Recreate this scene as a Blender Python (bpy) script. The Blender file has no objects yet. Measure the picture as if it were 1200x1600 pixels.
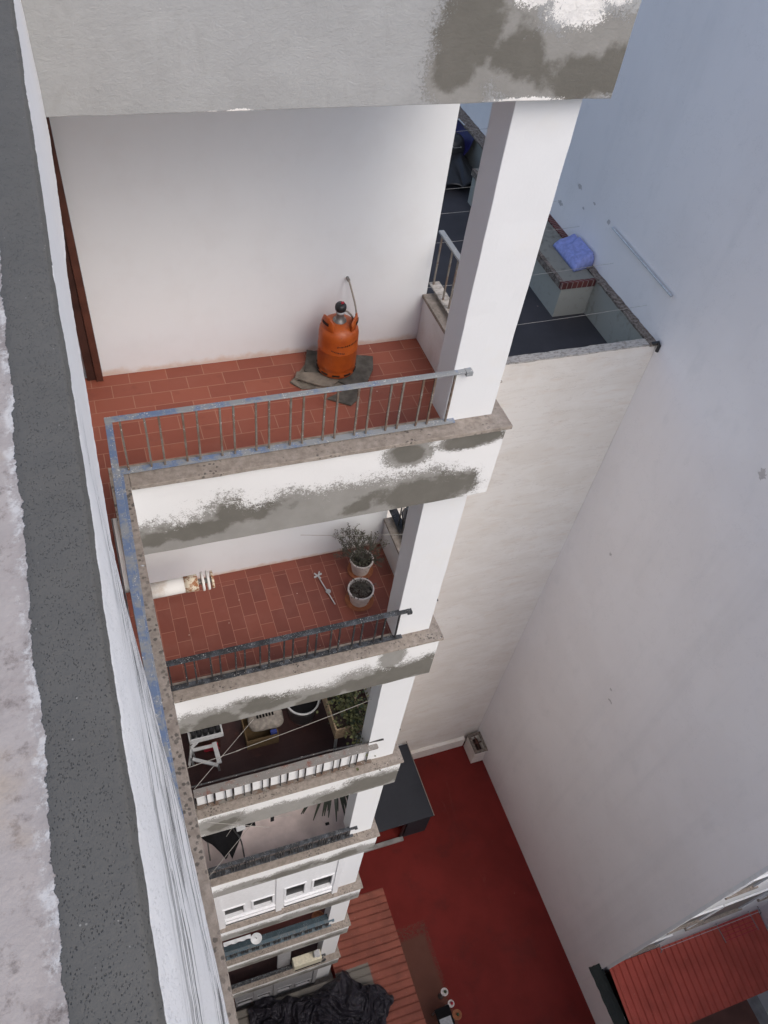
import bpy, bmesh, math, random
from mathutils import Vector, Matrix, noise
random.seed(7)
# ------------------------------------------------------------------ camera
scene = bpy.context.scene
COL = scene.collection
cam_data = bpy.data.cameras.new("camera")
cam = bpy.data.objects.new("camera", cam_data)
COL.objects.link(cam)
cam_data.sensor_fit = 'VERTICAL'
cam_data.sensor_height = 32.0
cam_data.lens = 1250.33 / 1600.0 * 32.0
cam_data.clip_start = 0.02
cam_data.clip_end = 500
R = Matrix(((0.93857416, 0.18708927, -0.28995888),
            (-0.32727878, 0.74899398, -0.5761047),
            (0.10939444, 0.63561437, 0.76421674)))
cam.matrix_world = Matrix.Translation((0.0032, -3.4456, 3.8165)) @ R.to_4x4()
scene.camera = cam
# ------------------------------------------------------------------ world, sun, exposure
SUN_EL = math.radians(47); SUN_AZ = math.radians(22)     # azimuth: from -y towards +x
world = bpy.data.worlds.new("World"); scene.world = world
world.use_nodes = True
wn = world.node_tree.nodes; wl = world.node_tree.links
sky = wn.new('ShaderNodeTexSky'); sky.sky_type = 'NISHITA'; sky.sun_disc = False
sky.sun_elevation = SUN_EL; sky.air_density = 1.0; sky.dust_density = 3.0; sky.ozone_density = 1.0
sx, sy, sz = math.sin(SUN_AZ) * math.cos(SUN_EL), -math.cos(SUN_AZ) * math.cos(SUN_EL), math.sin(SUN_EL)
sky.sun_rotation = math.atan2(sx, sy)
wl.new(sky.outputs[0], wn['Background'].inputs[0])
wn['Background'].inputs[1].default_value = 0.15
sd = bpy.data.lights.new("sun", 'SUN'); sd.energy = 0.66; sd.angle = math.radians(40); sd.color = (1, 0.985, 0.965)
sun = bpy.data.objects.new("sun", sd); COL.objects.link(sun)
sun.rotation_euler = Vector((sx, sy, sz)).to_track_quat('Z', 'Y').to_euler()
scene.view_settings.view_transform = 'Standard'
scene.view_settings.look = 'None'
scene.view_settings.exposure = 0.48
scene.view_settings.gamma = 1
scene.cycles.max_bounces = 8
scene.cycles.diffuse_bounces = 6

# ------------------------------------------------------------------ helpers
K = -0.0168                      # the facade is not quite square to the gable wall
def S(x, y, z): return Vector((x, y + K * x, z))
ROOT = {}
def tag(o, label=None, cat=None, group=None, kind=None):
    if label: o['label'] = label
    if cat: o['category'] = cat
    if group: o['group'] = group
    if kind: o['kind'] = kind
    return o
def empty(name, loc, label, cat, group=None, rz=0.0):
    o = bpy.data.objects.new(name, None); COL.objects.link(o)
    o.location = loc; o.rotation_euler = (0, 0, rz); o.empty_display_size = .2
    return tag(o, label, cat, group)
def worldloc(o):
    v = Vector((0, 0, 0))
    while o is not None:
        v += o.location; o = o.parent
    return v
def obj(name, bm, m, parent=None, shear=True, smooth=False, bevel=0.0, label=None, cat=None, group=None, kind=None, local=False, at=None):
    """links bm as ONE mesh. World-built meshes are sheared and brought into the parent's frame."""
    if not local:
        off = worldloc(parent) if parent else Vector((0, 0, 0))
        for v in bm.verts:
            if shear: v.co.y += K * v.co.x
        if parent is None:
            n = len(bm.verts); zs = min(v.co.z for v in bm.verts)
            cx = sum(v.co.x for v in bm.verts) / n; cy = sum(v.co.y for v in bm.verts) / n
            off = Vector((cx, cy, zs))
        for v in bm.verts: v.co -= off
    bmesh.ops.recalc_face_normals(bm, faces=bm.faces)
    me = bpy.data.meshes.new(name); bm.to_mesh(me); bm.free()
    if smooth:
        for p in me.polygons: p.use_smooth = True
    o = bpy.data.objects.new(name, me); COL.objects.link(o)
    for mm in (m if isinstance(m, (list, tuple)) else [m]): me.materials.append(mm)
    if parent: o.parent = parent
    elif not local: o.location = off
    if at is not None: o.location = at
    if bevel > 0:
        b = o.modifiers.new('bevel', 'BEVEL'); b.width = bevel; b.segments = 2; b.limit_method = 'ANGLE'
    return tag(o, label, cat, group, kind)
def dup(o, parent, loc):
    c = o.copy(); COL.objects.link(c); c.parent = parent; c.location = loc
    return c
def box(bm, x0, x1, y0, y1, z0, z1, mi=0, step=None, jit=0.0):
    """axis box; step subdivides it so that jit can make its faces and edges uneven"""
    nx, ny, nz = [1 if not step else max(1, int(round(abs(b - a) / step))) for a, b in ((x0, x1), (y0, y1), (z0, z1))]
    vs = {}
    def V(i, j, k):
        if (i, j, k) not in vs:
            p = Vector((x0 + (x1 - x0) * i / nx, y0 + (y1 - y0) * j / ny, z0 + (z1 - z0) * k / nz))
            if jit: p += noise.noise_vector(p * 5.0) * jit + noise.noise_vector(p * 17.0) * jit * .5
            vs[(i, j, k)] = bm.verts.new(p)
        return vs[(i, j, k)]
    F = []
    for k in (0, nz):
        for i in range(nx):
            for j in range(ny): F.append((V(i, j, k), V(i + 1, j, k), V(i + 1, j + 1, k), V(i, j + 1, k)))
    for j in (0, ny):
        for i in range(nx):
            for k in range(nz): F.append((V(i, j, k), V(i + 1, j, k), V(i + 1, j, k + 1), V(i, j, k + 1)))
    for i in (0, nx):
        for j in range(ny):
            for k in range(nz): F.append((V(i, j, k), V(i, j + 1, k), V(i, j + 1, k + 1), V(i, j, k + 1)))
    for f in F:
        g = bm.faces.new(f); g.material_index = mi
    return bm
def B(*a, **k):
    return box(bmesh.new(), *a, **k)
def tube(bm, pts, r, seg=8, caps=True, r2=None):
    pts = [Vector(p) for p in pts]; n = len(pts); rings = []
    for i, p in enumerate(pts):
        d = (pts[min(i + 1, n - 1)] - pts[max(i - 1, 0)]).normalized()
        u = d.cross(Vector((0, 0, 1)) if abs(d.z) < .9 else Vector((1, 0, 0))).normalized(); w = d.cross(u)
        rr = r if r2 is None else r + (r2 - r) * i / max(1, n - 1)
        rings.append([bm.verts.new(p + (u * math.cos(t) + w * math.sin(t)) * rr) for t in [2 * math.pi * k / seg for k in range(seg)]])
    for a, b in zip(rings, rings[1:]):
        for k in range(seg): bm.faces.new((a[k], a[(k + 1) % seg], b[(k + 1) % seg], b[k]))
    if caps:
        bm.faces.new(rings[0]); bm.faces.new(rings[-1])
    return bm
def T(pts, r, seg=8, **k): return tube(bmesh.new(), pts, r, seg, **k)
def lathe(prof, seg=32, c=(0, 0, 0), bm=None):
    bm = bm or bmesh.new(); c = Vector(c); rings = []
    for r, z in prof:
        if r < 1e-5: rings.append([bm.verts.new(c + Vector((0, 0, z)))])
        else: rings.append([bm.verts.new(c + Vector((r * math.cos(2 * math.pi * k / seg), r * math.sin(2 * math.pi * k / seg), z))) for k in range(seg)])
    for a, b in zip(rings, rings[1:]):
        for k in range(seg):
            q = [a[k % len(a)], a[(k + 1) % seg % len(a)], b[(k + 1) % seg % len(b)], b[k % len(b)]]
            q = list(dict.fromkeys(q))
            if len(q) > 2: bm.faces.new(q)
    return bm
def bar(bm, p, q, w, h):
    """rectangular bar from p to q, w sideways, h upwards"""
    p, q = Vector(p), Vector(q); d = (q - p).normalized()
    up = Vector((0, 0, 1)) if abs(d.z) < .95 else Vector((0, 1, 0))
    s = d.cross(up).normalized(); u = s.cross(d).normalized()
    a = [[bm.verts.new(e + s * w * i / 2 + u * h * j / 2) for i, j in ((-1, -1), (1, -1), (1, 1), (-1, 1))] for e in (p, q)]
    bm.faces.new(a[0]); bm.faces.new(a[1][::-1])
    for k in range(4): bm.faces.new((a[0][k], a[0][(k + 1) % 4], a[1][(k + 1) % 4], a[1][k]))
    return bm
def sheet(fn, nu, nv):
    bm = bmesh.new(); g = [[bm.verts.new(fn(i / nu, j / nv)) for j in range(nv + 1)] for i in range(nu + 1)]
    for i in range(nu):
        for j in range(nv): bm.faces.new((g[i][j], g[i + 1][j], g[i + 1][j + 1], g[i][j + 1]))
    return bm
def solidify(o, t):
    s = o.modifiers.new('thickness', 'SOLIDIFY'); s.thickness = t; s.offset = 0
    return o

# ------------------------------------------------------------------ materials
class N:
    def __init__(s, name):
        s.m = bpy.data.materials.new(name); s.m.use_nodes = True
        s.nt = s.m.node_tree; s.b = s.nt.nodes['Principled BSDF']
        s.g = s.nt.nodes.new('ShaderNodeNewGeometry'); s.P = s.g.outputs['Position']
    def new(s, t, **k):
        n = s.nt.nodes.new(t)
        for a, v in k.items(): setattr(n, a, v)
        return n
    def put(s, sock, v):
        if isinstance(v, bpy.types.NodeSocket): s.nt.links.new(v, sock)
        elif v is not None:
            if sock.type == 'RGBA' and isinstance(v, (tuple, list)) and len(v) == 3: v = (*v, 1)
            sock.default_value = v
    def math(s, op, a, b=None, c=None, clamp=False):
        n = s.new('ShaderNodeMath', operation=op, use_clamp=clamp)
        for i, v in enumerate((a, b, c)):
            if v is not None: s.put(n.inputs[i], v)
        return n.outputs[0]
    def vec(s, op, a, b=None):
        n = s.new('ShaderNodeVectorMath', operation=op); s.put(n.inputs[0], a)
        if b is not None: s.put(n.inputs[1], b)
        return n.outputs['Value'] if op in ('LENGTH', 'DOT_PRODUCT') else n.outputs[0]
    def noise(s, scale, detail=4, rough=.55, vec=None, stretch=None, dist=0):
        v = vec or s.P
        if stretch: v = s.vec('MULTIPLY', v, stretch)
        n = s.new('ShaderNodeTexNoise'); s.put(n.inputs['Vector'], v)
        n.inputs['Scale'].default_value = scale; n.inputs['Detail'].default_value = detail
        n.inputs['Roughness'].default_value = rough; n.inputs['Distortion'].default_value = dist
        return n.outputs['Fac']
    def voro(s, scale, vec=None, rand=1.0, stretch=None):
        v = vec or s.P
        if stretch: v = s.vec('MULTIPLY', v, stretch)
        n = s.new('ShaderNodeTexVoronoi'); s.put(n.inputs['Vector'], v); n.inputs['Scale'].default_value = scale
        n.inputs['Randomness'].default_value = rand
        return n.outputs['Distance'], n.outputs['Color']
    def step(s, v, lo, hi):
        n = s.new('ShaderNodeMapRange', interpolation_type='SMOOTHSTEP'); s.put(n.inputs[0], v)
        n.inputs[1].default_value = lo; n.inputs[2].default_value = hi
        return n.outputs[0]
    def mix(s, f, a, b):
        n = s.new('ShaderNodeMix', data_type='RGBA'); s.put(n.inputs[0], f); s.put(n.inputs[6], a); s.put(n.inputs[7], b)
        return n.outputs[2]
    def xyz(s, v=None):
        n = s.new('ShaderNodeSeparateXYZ'); s.put(n.inputs[0], v or s.P); return n.outputs
    def bump(s, h, strength, dist=.01, prev=None):
        n = s.new('ShaderNodeBump'); s.put(n.inputs['Height'], h); n.inputs['Strength'].default_value = strength
        n.inputs['Distance'].default_value = dist
        if prev: s.put(n.inputs['Normal'], prev)
        return n.outputs[0]
    def ell(s, L, nz):
        """field of blotches in the facade plane: >0 inside; nz a noise that ravels the rim"""
        f = None
        for cx, cz, rx, rz in L:
            d = s.vec('MULTIPLY', s.vec('SUBTRACT', s.P, (cx, 0, cz)), (1 / rx, 0, 1 / rz))
            v = s.math('SUBTRACT', 1.0, s.vec('LENGTH', d))
            f = v if f is None else s.math('MAXIMUM', f, v)
        return s.math('ADD', f, nz)
    def out(s, color=None, rough=.8, normal=None, metal=0, spec=None):
        if color is not None: s.put(s.b.inputs['Base Color'], color)
        s.put(s.b.inputs['Roughness'], rough)
        s.b.inputs['Metallic'].default_value = metal
        if spec is not None: s.b.inputs['Specular IOR Level'].default_value = spec
        if normal: s.put(s.b.inputs['Normal'], normal)
        return s.m

def plain(name, c, rough=.6, metal=0, var=.15, scale=20, bump=.1, spec=None):
    n = N(name); a = n.noise(scale, 5)
    col = n.mix(n.step(a, .3, .7), tuple(x * (1 - var) for x in c), tuple(min(1, x * (1 + var)) for x in c))
    return n.out(col, rough, n.bump(a, bump, .004), metal, spec)
def m_plaster(name='white_plaster', c=(.77, .78, .785), dirt=(.60, .57, .53), amt=.35):
    n = N(name); big = n.noise(1.3, 5, .6); fine = n.noise(60, 4); mid = n.noise(7, 5, .6)
    f = n.math('MULTIPLY', n.step(n.math('MULTIPLY', big, mid), .27, .42), amt)
    v, _ = n.voro(2.2); spot = n.math('MULTIPLY', n.math('SUBTRACT', 1, n.step(v, .012, .03)), .5)
    col = n.mix(spot, n.mix(f, c, dirt), (.3, .27, .24))
    h = n.math('ADD', n.math('MULTIPLY', fine, .3), n.math('MULTIPLY', mid, .9))
    return n.out(col, .85, n.bump(h, .22, .008))
WHITE = m_plaster()
COLUMN = m_plaster('column_paint', (.70, .71, .72), (.70, .69, .66), .3)

def m_backwall():
    n = N('balcony_wall_paint'); x, y, z = n.xyz()
    mid = n.noise(4, 5, .6); fine = n.noise(70, 3)
    col = n.mix(n.math('MULTIPLY', n.step(mid, .45, .7), .18), (.775, .80, .815), (.69, .69, .69))
    col = n.mix(n.math('MULTIPLY', n.step(n.noise(1.7, 7, .7, stretch=(1, 1, .5)), .52, .72), .10), col, (.55, .54, .54))
    # pinkish splash line along the foot of the wall, repeats every storey
    zz = n.math('MODULO', n.math('ADD', z, .45 + 29.1), 2.91)
    foot = n.math('MULTIPLY', n.math('SUBTRACT', 1, n.step(n.math('ADD', zz, n.math('MULTIPLY', n.noise(9), .12)), .06, .13)), .7)
    col = n.mix(foot, col, (.60, .44, .33))
    return n.out(col, .8, n.bump(n.math('ADD', mid, n.math('MULTIPLY', fine, .2)), .15, .01))
BACKWALL = m_backwall()

def m_beam(name, base, med, wet, white=(), top=False):
    n = N(name)
    big = n.noise(3.2, 6, .62); fine = n.noise(26, 6, .75); grit = n.noise(120, 3, .6)
    rag = n.math('ADD', n.math('MULTIPLY', n.math('SUBTRACT', big, .5), 1.1), n.math('ADD', n.math('MULTIPLY', n.math('SUBTRACT', fine, .5), 1.0), n.math('MULTIPLY', n.math('SUBTRACT', n.noise(85, 7, .85), .5), 1.9)))
    soft = n.math('ADD', n.math('MULTIPLY', n.math('SUBTRACT', big, .5), 3.0), n.math('MULTIPLY', n.math('SUBTRACT', fine, .5), .25))
    tone = n.noise(5, 6, .65)
    paint = (.74, .74, .735); light = n.mix(n.noise(2.2, 7, .7), (.27, .272, .27), (.42, .424, .42)); mort = n.mix(tone, (.20, .195, .18), (.33, .32, .30)); dark = n.mix(tone, (.105, .10, .085), (.17, .16, .14))
    col = light if top else paint
    if top:
        scr = n.noise(14, 8, .7, stretch=(1, 1, .35), dist=1.2)
        col = n.mix(n.math('MULTIPLY', n.step(scr, .50, .72), .45), col, (.30, .30, .29))
    fm = n.ell(med, rag); mm = n.step(fm, -.06, .12)
    col = n.mix(mm, col, mort)
    fw = n.ell(wet, soft); mw = n.math('MULTIPLY', n.step(fw, -.12, .30), mm)
    col = n.mix(mw, col, dark)
    if white:
        fp = n.ell(white, n.math('MULTIPLY', rag, 1.5)); col = n.mix(n.step(fp, .0, .05), col, (.80, .78, .75))
    h = n.math('ADD', n.math('MULTIPLY', n.noise(45, 8, .7), .8), n.math('MULTIPLY', grit, .4))
    h = n.math('ADD', h, n.math('MULTIPLY', mm, .5))
    h2 = n.noise(38, 6, .75, stretch=(.6, 1, 1), dist=.6)
    return n.out(col, .9, n.bump(n.math('ADD', h, n.math('MULTIPLY', h2, 1.2 if top else .5)), .55 if top else .4, .005))
BEAM = {
 -1: m_beam('grey_render_top', 0, [(1.84, 2.499, .26, .247), (2.13, 2.361, .296, .176), (2.42, 2.412, .269, .238), (1.75, 2.341, .187, .203)],
            [(1.76, 2.5, .175, .202), (1.99, 2.424, .151, .126), (1.73, 2.355, .129, .113), (2.4, 2.333, .238, .126), (2.55, 2.347, .155, .136)],
            [(2.28, 2.62, .15, .075), (2.04, 2.68, .10, .05), (2.44, 2.68, .10, .06), (2.09, 2.227, .17, .016), (.73, 2.222, .05, .01), (.62, 2.22, .033, .008)], top=True),
 0: m_beam('patched_render_a', 0, [(.11, -.69, .303, .29), (.55, -.68, .409, .37), (1.01, -.68, .43, .36), (1.53, -.636, .453, .30), (1.98, -.631, .475, .30), (2.31, -.583, .17, .18), (1.86, -.143, .183, .15), (2.31, -.114, .277, .085)],
            [(.34, -.559, .315, .104), (.71, -.456, .246, .139), (2.03, -.607, .486, .18), (2.23, -.563, .276, .17), (1.51, -.652, .139, .091), (1.86, -.143, .1, .09), (2.31, -.114, .25, .09), (.08, -.602, .106, .083)]),
 1: m_beam('patched_render_b', 0, [(.18, -3.55, .366, .33), (.68, -3.55, .449, .32), (1.19, -3.56, .471, .27), (1.78, -3.5, .423, .32), (2.35, -3.55, .447, .36), (2.09, -3.133, .152, .249)],
            [(.87, -3.431, .322, .167), (2.06, -3.462, .582, .235), (2.44, -3.426, .191, .237), (.3, -3.539, .309, .167), (1.39, -3.6, .272, .116)]),
 2: m_beam('patched_render_c', 0, [(.23, -6.42, .472, .3), (.87, -6.53, .594, .3), (1.54, -6.6, .54, .33), (2.24, -6.53, .569, .42)],
            [(2.23, -6.445, .469, .244), (1.8, -6.536, .364, .194), (.31, -6.45, .237, .137)]),
 3: m_beam('patched_render_d', 0, [(.4, -9.42, .6, .26), (1.3, -9.45, .7, .3), (2.2, -9.42, .6, .3)], [(1.1, -9.4, .5, .12), (2.0, -9.4, .5, .14)]),
}
for k, zt in ((4, -11.735), (5, -14.56), (6, -17.74), (7, -20.6)):
    BEAM[k] = m_beam('patched_render_e', 0, [(.4, zt - .6, .8, .28), (1.4, zt - .62, .8, .3), (2.3, zt - .6, .6, .3)], [(.8, zt - .6, .5, .12), (2.0, zt - .58, .5, .12)])

def m_coping(name='worn_coping_stone', lichen=.34, dn=.44):
    n = N(name); a = n.noise(18, 7, .7); b = n.noise(110, 3)
    col = n.mix(n.step(a, .3, .7), (.215, .182, .153), (.345, .300, .260))
    d, c = n.voro(17, vec=n.vec('ADD', n.P, n.vec('SCALE', n.P, None) if False else n.P))
    wob = n.math('MULTIPLY', n.math('SUBTRACT', n.noise(28, 6, .7), .5), 1.1)
    sp = n.math('SUBTRACT', 1, n.step(n.math('ADD', d, wob), lichen * .62, lichen))
    dens = n.step(n.noise(3.0, 3), dn, dn + .16)
    col = n.mix(n.math('MULTIPLY', n.math('MULTIPLY', sp, dens), .85), col, (.075, .068, .06))
    d2, _ = n.voro(26); w = n.math('MULTIPLY', n.math('SUBTRACT', 1, n.step(d2, .06, .12)), n.step(n.noise(6, 2), .58, .66))
    col = n.mix(w, col, (.62, .58, .52))
    return n.out(col, .92, n.bump(n.math('ADD', a, n.math('MULTIPLY', b, .5)), .5, .006))
COPING = m_coping(); COPING_L = m_coping('lichen_coping_stone', .42, .38)

def m_tile(name, along_x, z, c1, c2, mortar, worn=True):
    n = N(name); x, y, zz = n.xyz()
    def brick(vec, bw, rh, off=.5):
        t = n.new('ShaderNodeTexBrick'); n.put(t.inputs['Vector'], vec)
        t.inputs['Color1'].default_value = (*c1, 1); t.inputs['Color2'].default_value = (*c2, 1); t.inputs['Mortar'].default_value = (*mortar, 1)
        t.inputs['Scale'].default_value = 1; t.inputs['Mortar Size'].default_value = .0032; t.inputs['Mortar Smooth'].default_value = .3
        t.inputs['Brick Width'].default_value = bw; t.inputs['Row Height'].default_value = rh; t.offset = off
        return t
    ys = n.math('ADD', y, n.math('MULTIPLY', x, -K))
    cx = n.new('ShaderNodeCombineXYZ'); n.put(cx.inputs[0], x); n.put(cx.inputs[1], n.math('SUBTRACT', ys, .055 if along_x else 1.47))
    t1 = brick(cx.outputs[0], .28, .14)
    if along_x: col, fac = t1.outputs['Color'], t1.outputs['Fac']
    else:
        cy = n.new('ShaderNodeCombineXYZ'); n.put(cy.inputs[0], n.math('SUBTRACT', ys, .02)); n.put(cy.inputs[1], x)
        t2 = brick(cy.outputs[0], .28, .14)
        inb = n.math('GREATER_THAN', ys, 1.47)
        col = n.mix(inb, t2.outputs['Color'], t1.outputs['Color'])
        fac = n.math('ADD', n.math('MULTIPLY', t2.outputs['Fac'], n.math('SUBTRACT', 1, inb)), n.math('MULTIPLY', t1.outputs['Fac'], inb))
    big = n.noise(3.5, 6, .65); fine = n.noise(50, 4)
    if worn: col = n.mix(n.math('MULTIPLY', n.step(big, .48, .75), .14), col, (.36, .19, .15))
    col = n.mix(n.math('MULTIPLY', n.step(n.noise(9, 5), .55, .75), .25), col, (.14, .04, .028))
    d, _ = n.voro(5); col = n.mix(n.math('SUBTRACT', 1, n.step(d, .02, .035)), col, (.55, .40, .33) if worn else (.12, .06, .05))
    h = n.math('SUBTRACT', n.math('MULTIPLY', fine, .15), n.math('MULTIPLY', fac, .8))
    return n.out(col, n.math('ADD', .45, n.math('MULTIPLY', big, .35)), n.bump(h, .35, .003))
TILE_A = m_tile('terracotta_tiles_lengthwise', True, -.45, (.315, .092, .055), (.245, .066, .041), (.38, .185, .125))
TILE_B = m_tile('terracotta_tiles_crosswise', False, -3.35, (.245, .070, .045), (.165, .045, .032), (.36, .165, .115))
FLOOR_SHADED = m_tile('shaded_maroon_floor', True, 0, (.038, .011, .010), (.030, .009, .009), (.04, .013, .011), False)  # shade inside these balconies is put into the maroon colour
FLOOR_MAROON2 = m_tile('brown_red_floor', True, 0, (.12, .028, .022), (.10, .024, .02), (.12, .035, .028), False)
FLOOR_PINK = plain('pinkish_concrete_floor', (.50, .42, .40), .8, var=.2, scale=2.5)

def m_metal_paint(name, paint, under, worn=.5, speck=(.6, .6, .58), sp=.3, fade=0):
    n = N(name); a = n.noise(9, 6, .7); b = n.noise(60, 4, .7)
    q = n.math('ADD', n.math('MULTIPLY', a, .8), n.math('MULTIPLY', b, .3))
    if fade: q = n.math('ADD', q, n.math('MULTIPLY', n.xyz()[0], fade))
    f = n.step(q, worn - .06, worn + .08)
    col = n.mix(f, paint, under)
    c = n.noise(95, 3, .6); g = n.noise(14, 3)
    col = n.mix(n.math('MULTIPLY', n.step(c, .60, .66), n.step(g, .5 - sp * .2, .62)), col, speck)
    return n.out(col, .6, n.bump(b, .4, .002))
BLUE = m_metal_paint('weathered_blue_paint', (.13, .185, .30), (.25, .265, .275), .55, fade=.05)
BLUEL = m_metal_paint('weathered_blue_paint_left', (.10, .175, .35), (.22, .25, .275), .55)
BARS = m_metal_paint('rusty_grey_bars', (.17, .155, .135), (.13, .085, .06), .55, sp=.1)
BLACK = m_metal_paint('weathered_black_paint', (.022, .024, .028), (.075, .085, .10), .58, (.55, .55, .52), .7)
BLACKBAR = m_metal_paint('black_bars', (.02, .02, .022), (.06, .05, .045), .6, sp=.05)
PLANK = m_metal_paint('peeling_rail_board', (.23, .215, .20), (.22, .10, .075), .62, (.55, .52, .48), .5)
TEAL = m_metal_paint('teal_rail_paint', (.020, .040, .052), (.035, .055, .068), .55, (.3, .35, .38), .3)
TEALL = m_metal_paint('pale_teal_rail_paint', (.075, .12, .15), (.13, .15, .16), .55, (.4, .4, .4), .3)

def m_gable():
    n = N('lavender_gable_paint'); big = n.noise(.5, 6, .6); mid = n.noise(2.6, 6, .6, stretch=(1, 1, .5)); fine = n.noise(30, 4)
    col = n.mix(n.math('MULTIPLY', n.step(big, .42, .62), .45), (.90, .865, .86), (.84, .80, .79))
    col = n.mix(n.math('MULTIPLY', n.step(mid, .55, .75), .22), col, (.70, .69, .69))
    col = n.mix(n.math('MULTIPLY', n.step(n.noise(1.4, 6, .65, stretch=(1, 1, .06)), .50, .70), .16), col, (.66, .65, .66))
    col = n.mix(n.math('MULTIPLY', n.math('SUBTRACT', 1, n.step(n.math('ABSOLUTE', n.math('SUBTRACT', n.noise(.8, 7, .65), .5)), .0, .0022)), .28), col, (.5, .48, .48))
    L = [(0, 9.73, -3.97, .09, .05), (0, 10.2, -4.6, .12, .05), (0, 8.49, -4.03, .07, .06), (0, 9.1, -3.99, .05, .03), (0, 9.4, -4.25, .05, .03), (0, 2.68, -5.08, .10, .12), (0, 2.53, -12.93, .09, .05), (0, 2.69, -12.64, .05, .05), (0, 2.55, -3.6, .07, .07), (0, 4.6, -9.8, .05, .05)]
    f = None; nz = n.math('MULTIPLY', n.math('SUBTRACT', n.noise(14, 5, .7), .5), 3.0)
    for _, y, z, ry, rz in L:
        y -= .16
        d = n.vec('MULTIPLY', n.vec('SUBTRACT', n.P, (0, y, z)), (0, 1 / ry, 1 / rz)); v = n.math('SUBTRACT', 1, n.vec('LENGTH', d))
        f = v if f is None else n.math('MAXIMUM', f, v)
    col = n.mix(n.math('MULTIPLY', n.step(n.math('ADD', f, nz), .1, .4), .55), col, (.27, .23, .22))
    return n.out(col, .75, n.bump(n.math('ADD', mid, n.math('MULTIPLY', fine, .3)), .25, .02))
GABLE = m_gable()
def m_beige():
    n = N('stained_beige_render'); big = n.noise(.8, 7, .65, stretch=(1, 1, 2.2), dist=.6); fine = n.noise(25, 5, .6); s2 = n.noise(2.2, 7, .7, stretch=(.7, 1, 2.4), dist=.4)
    x, y, z = n.xyz()
    col = n.mix(n.step(big, .38, .62), (.84, .80, .745), (.79, .74, .675))
    col = n.mix(n.math('MULTIPLY', n.step(s2, .5, .75), .40), col, (.68, .56, .45))
    cr = n.math('ABSOLUTE', n.math('SUBTRACT', n.noise(1.1, 6, .6, stretch=(.6, 1, 3)), .5))
    col = n.mix(n.math('MULTIPLY', n.math('SUBTRACT', 1, n.step(cr, .0, .006)), .4), col, (.5, .44, .38))
    zc = n.math('MODULO', n.math('ADD', z, 40), .62)
    col = n.mix(n.math('MULTIPLY', n.math('SUBTRACT', 1, n.step(n.math('ADD', zc, n.math('MULTIPLY', fine, .03)), .015, .04)), .14), col, (.55, .48, .42))
    return n.out(col, .88, n.bump(n.math('ADD', s2, n.math('MULTIPLY', fine, .4)), .35, .02))
BEIGE = m_beige()
def m_membrane(name, c, c2, rough=.55, spots=True):
    n = N(name); a = n.noise(.9, 6, .6); b = n.noise(22, 5)
    col = n.mix(n.step(a, .35, .7), c, c2)
    if spots:
        d, _ = n.voro(1.7); col = n.mix(n.math('MULTIPLY', n.math('SUBTRACT', 1, n.step(n.math('ADD', d, n.math('MULTIPLY', b, .02)), .03, .05)), .5), col, (.35, .25, .22))
    return n.out(col, n.math('ADD', rough, n.math('MULTIPLY', a, .2)), n.bump(b, .2, .01))
def m_patio():
    n = N('red_waterproof_paint'); a = n.noise(.9, 6, .6); b = n.noise(20, 5); x, y, z = n.xyz()
    col = n.mix(n.step(a, .35, .7), (.175, .0170, .0130), (.140, .0145, .0110))
    d, _ = n.voro(1.3); col = n.mix(n.math('MULTIPLY', n.math('SUBTRACT', 1, n.step(n.math('ADD', d, n.math('MULTIPLY', b, .02)), .02, .04)), .5), col, (.30, .12, .1))
    col = n.mix(n.math('MULTIPLY', n.step(n.noise(2.0, 8, .8, stretch=(1, .35, 1), dist=.8), .58, .70), .45), col, (.20, .05, .038))
    col = n.mix(n.math('MULTIPLY', n.step(n.noise(.7, 7, .7), .52, .66), .4), col, (.075, .014, .012))
    # worn grey-brown rectangle where the paint has gone
    nz = n.math('MULTIPLY', n.math('SUBTRACT', n.noise(7, 7, .75), .5), .30)
    dx = n.math('SUBTRACT', .56, n.math('ABSOLUTE', n.math('SUBTRACT', x, 5.34)))
    dy = n.math('SUBTRACT', 2.0, n.math('ABSOLUTE', n.math('ADD', y, 1.1)))
    m = n.step(n.math('ADD', n.math('MINIMUM', dx, dy), n.math('MULTIPLY', nz, .55)), -.02, .03)
    sc = n.step(n.noise(16, 7, .75, dist=1.5), .47, .55)
    inner = n.step(n.math('MINIMUM', n.math('SUBTRACT', dx, .10), n.math('SUBTRACT', dy, .32)), -.06, .1)
    m = n.math('MULTIPLY', m, n.math('MAXIMUM', sc, inner))
    col = n.mix(n.math('MULTIPLY', m, .85), col, n.mix(n.noise(3, 5), (.095, .045, .030), (.14, .065, .045)))
    return n.out(col, n.math('ADD', .62, n.math('MULTIPLY', a, .25)), n.bump(b, .2, .01), spec=.25)
PATIO = m_patio()
HUT = m_membrane('blue_black_roof_felt', (.017, .020, .028), (.024, .027, .036), .6)
TERR = m_membrane('dark_terrace_membrane', (.030, .028, .032), (.050, .047, .052), .5)
GREYPL = m_plaster('grey_green_plaster', (.36, .355, .31), (.24, .235, .195), .7)
BENCHTOP = m_plaster('dark_bench_top', (.22, .215, .185), (.13, .125, .10), .9)  # bench top, a darker grey than the bench body
def m_brownstrip():
    n = N('mossy_brown_coping'); a = n.noise(14, 7, .75); b = n.noise(45, 5, .7)
    col = n.mix(n.step(a, .40, .62), (.085, .062, .05), (.25, .21, .175)); col = n.mix(n.step(b, .58, .66), col, (.42, .38, .33))
    return n.out(col, .95, n.bump(a, .6, .015))
BROWNCAP = m_brownstrip()
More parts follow.
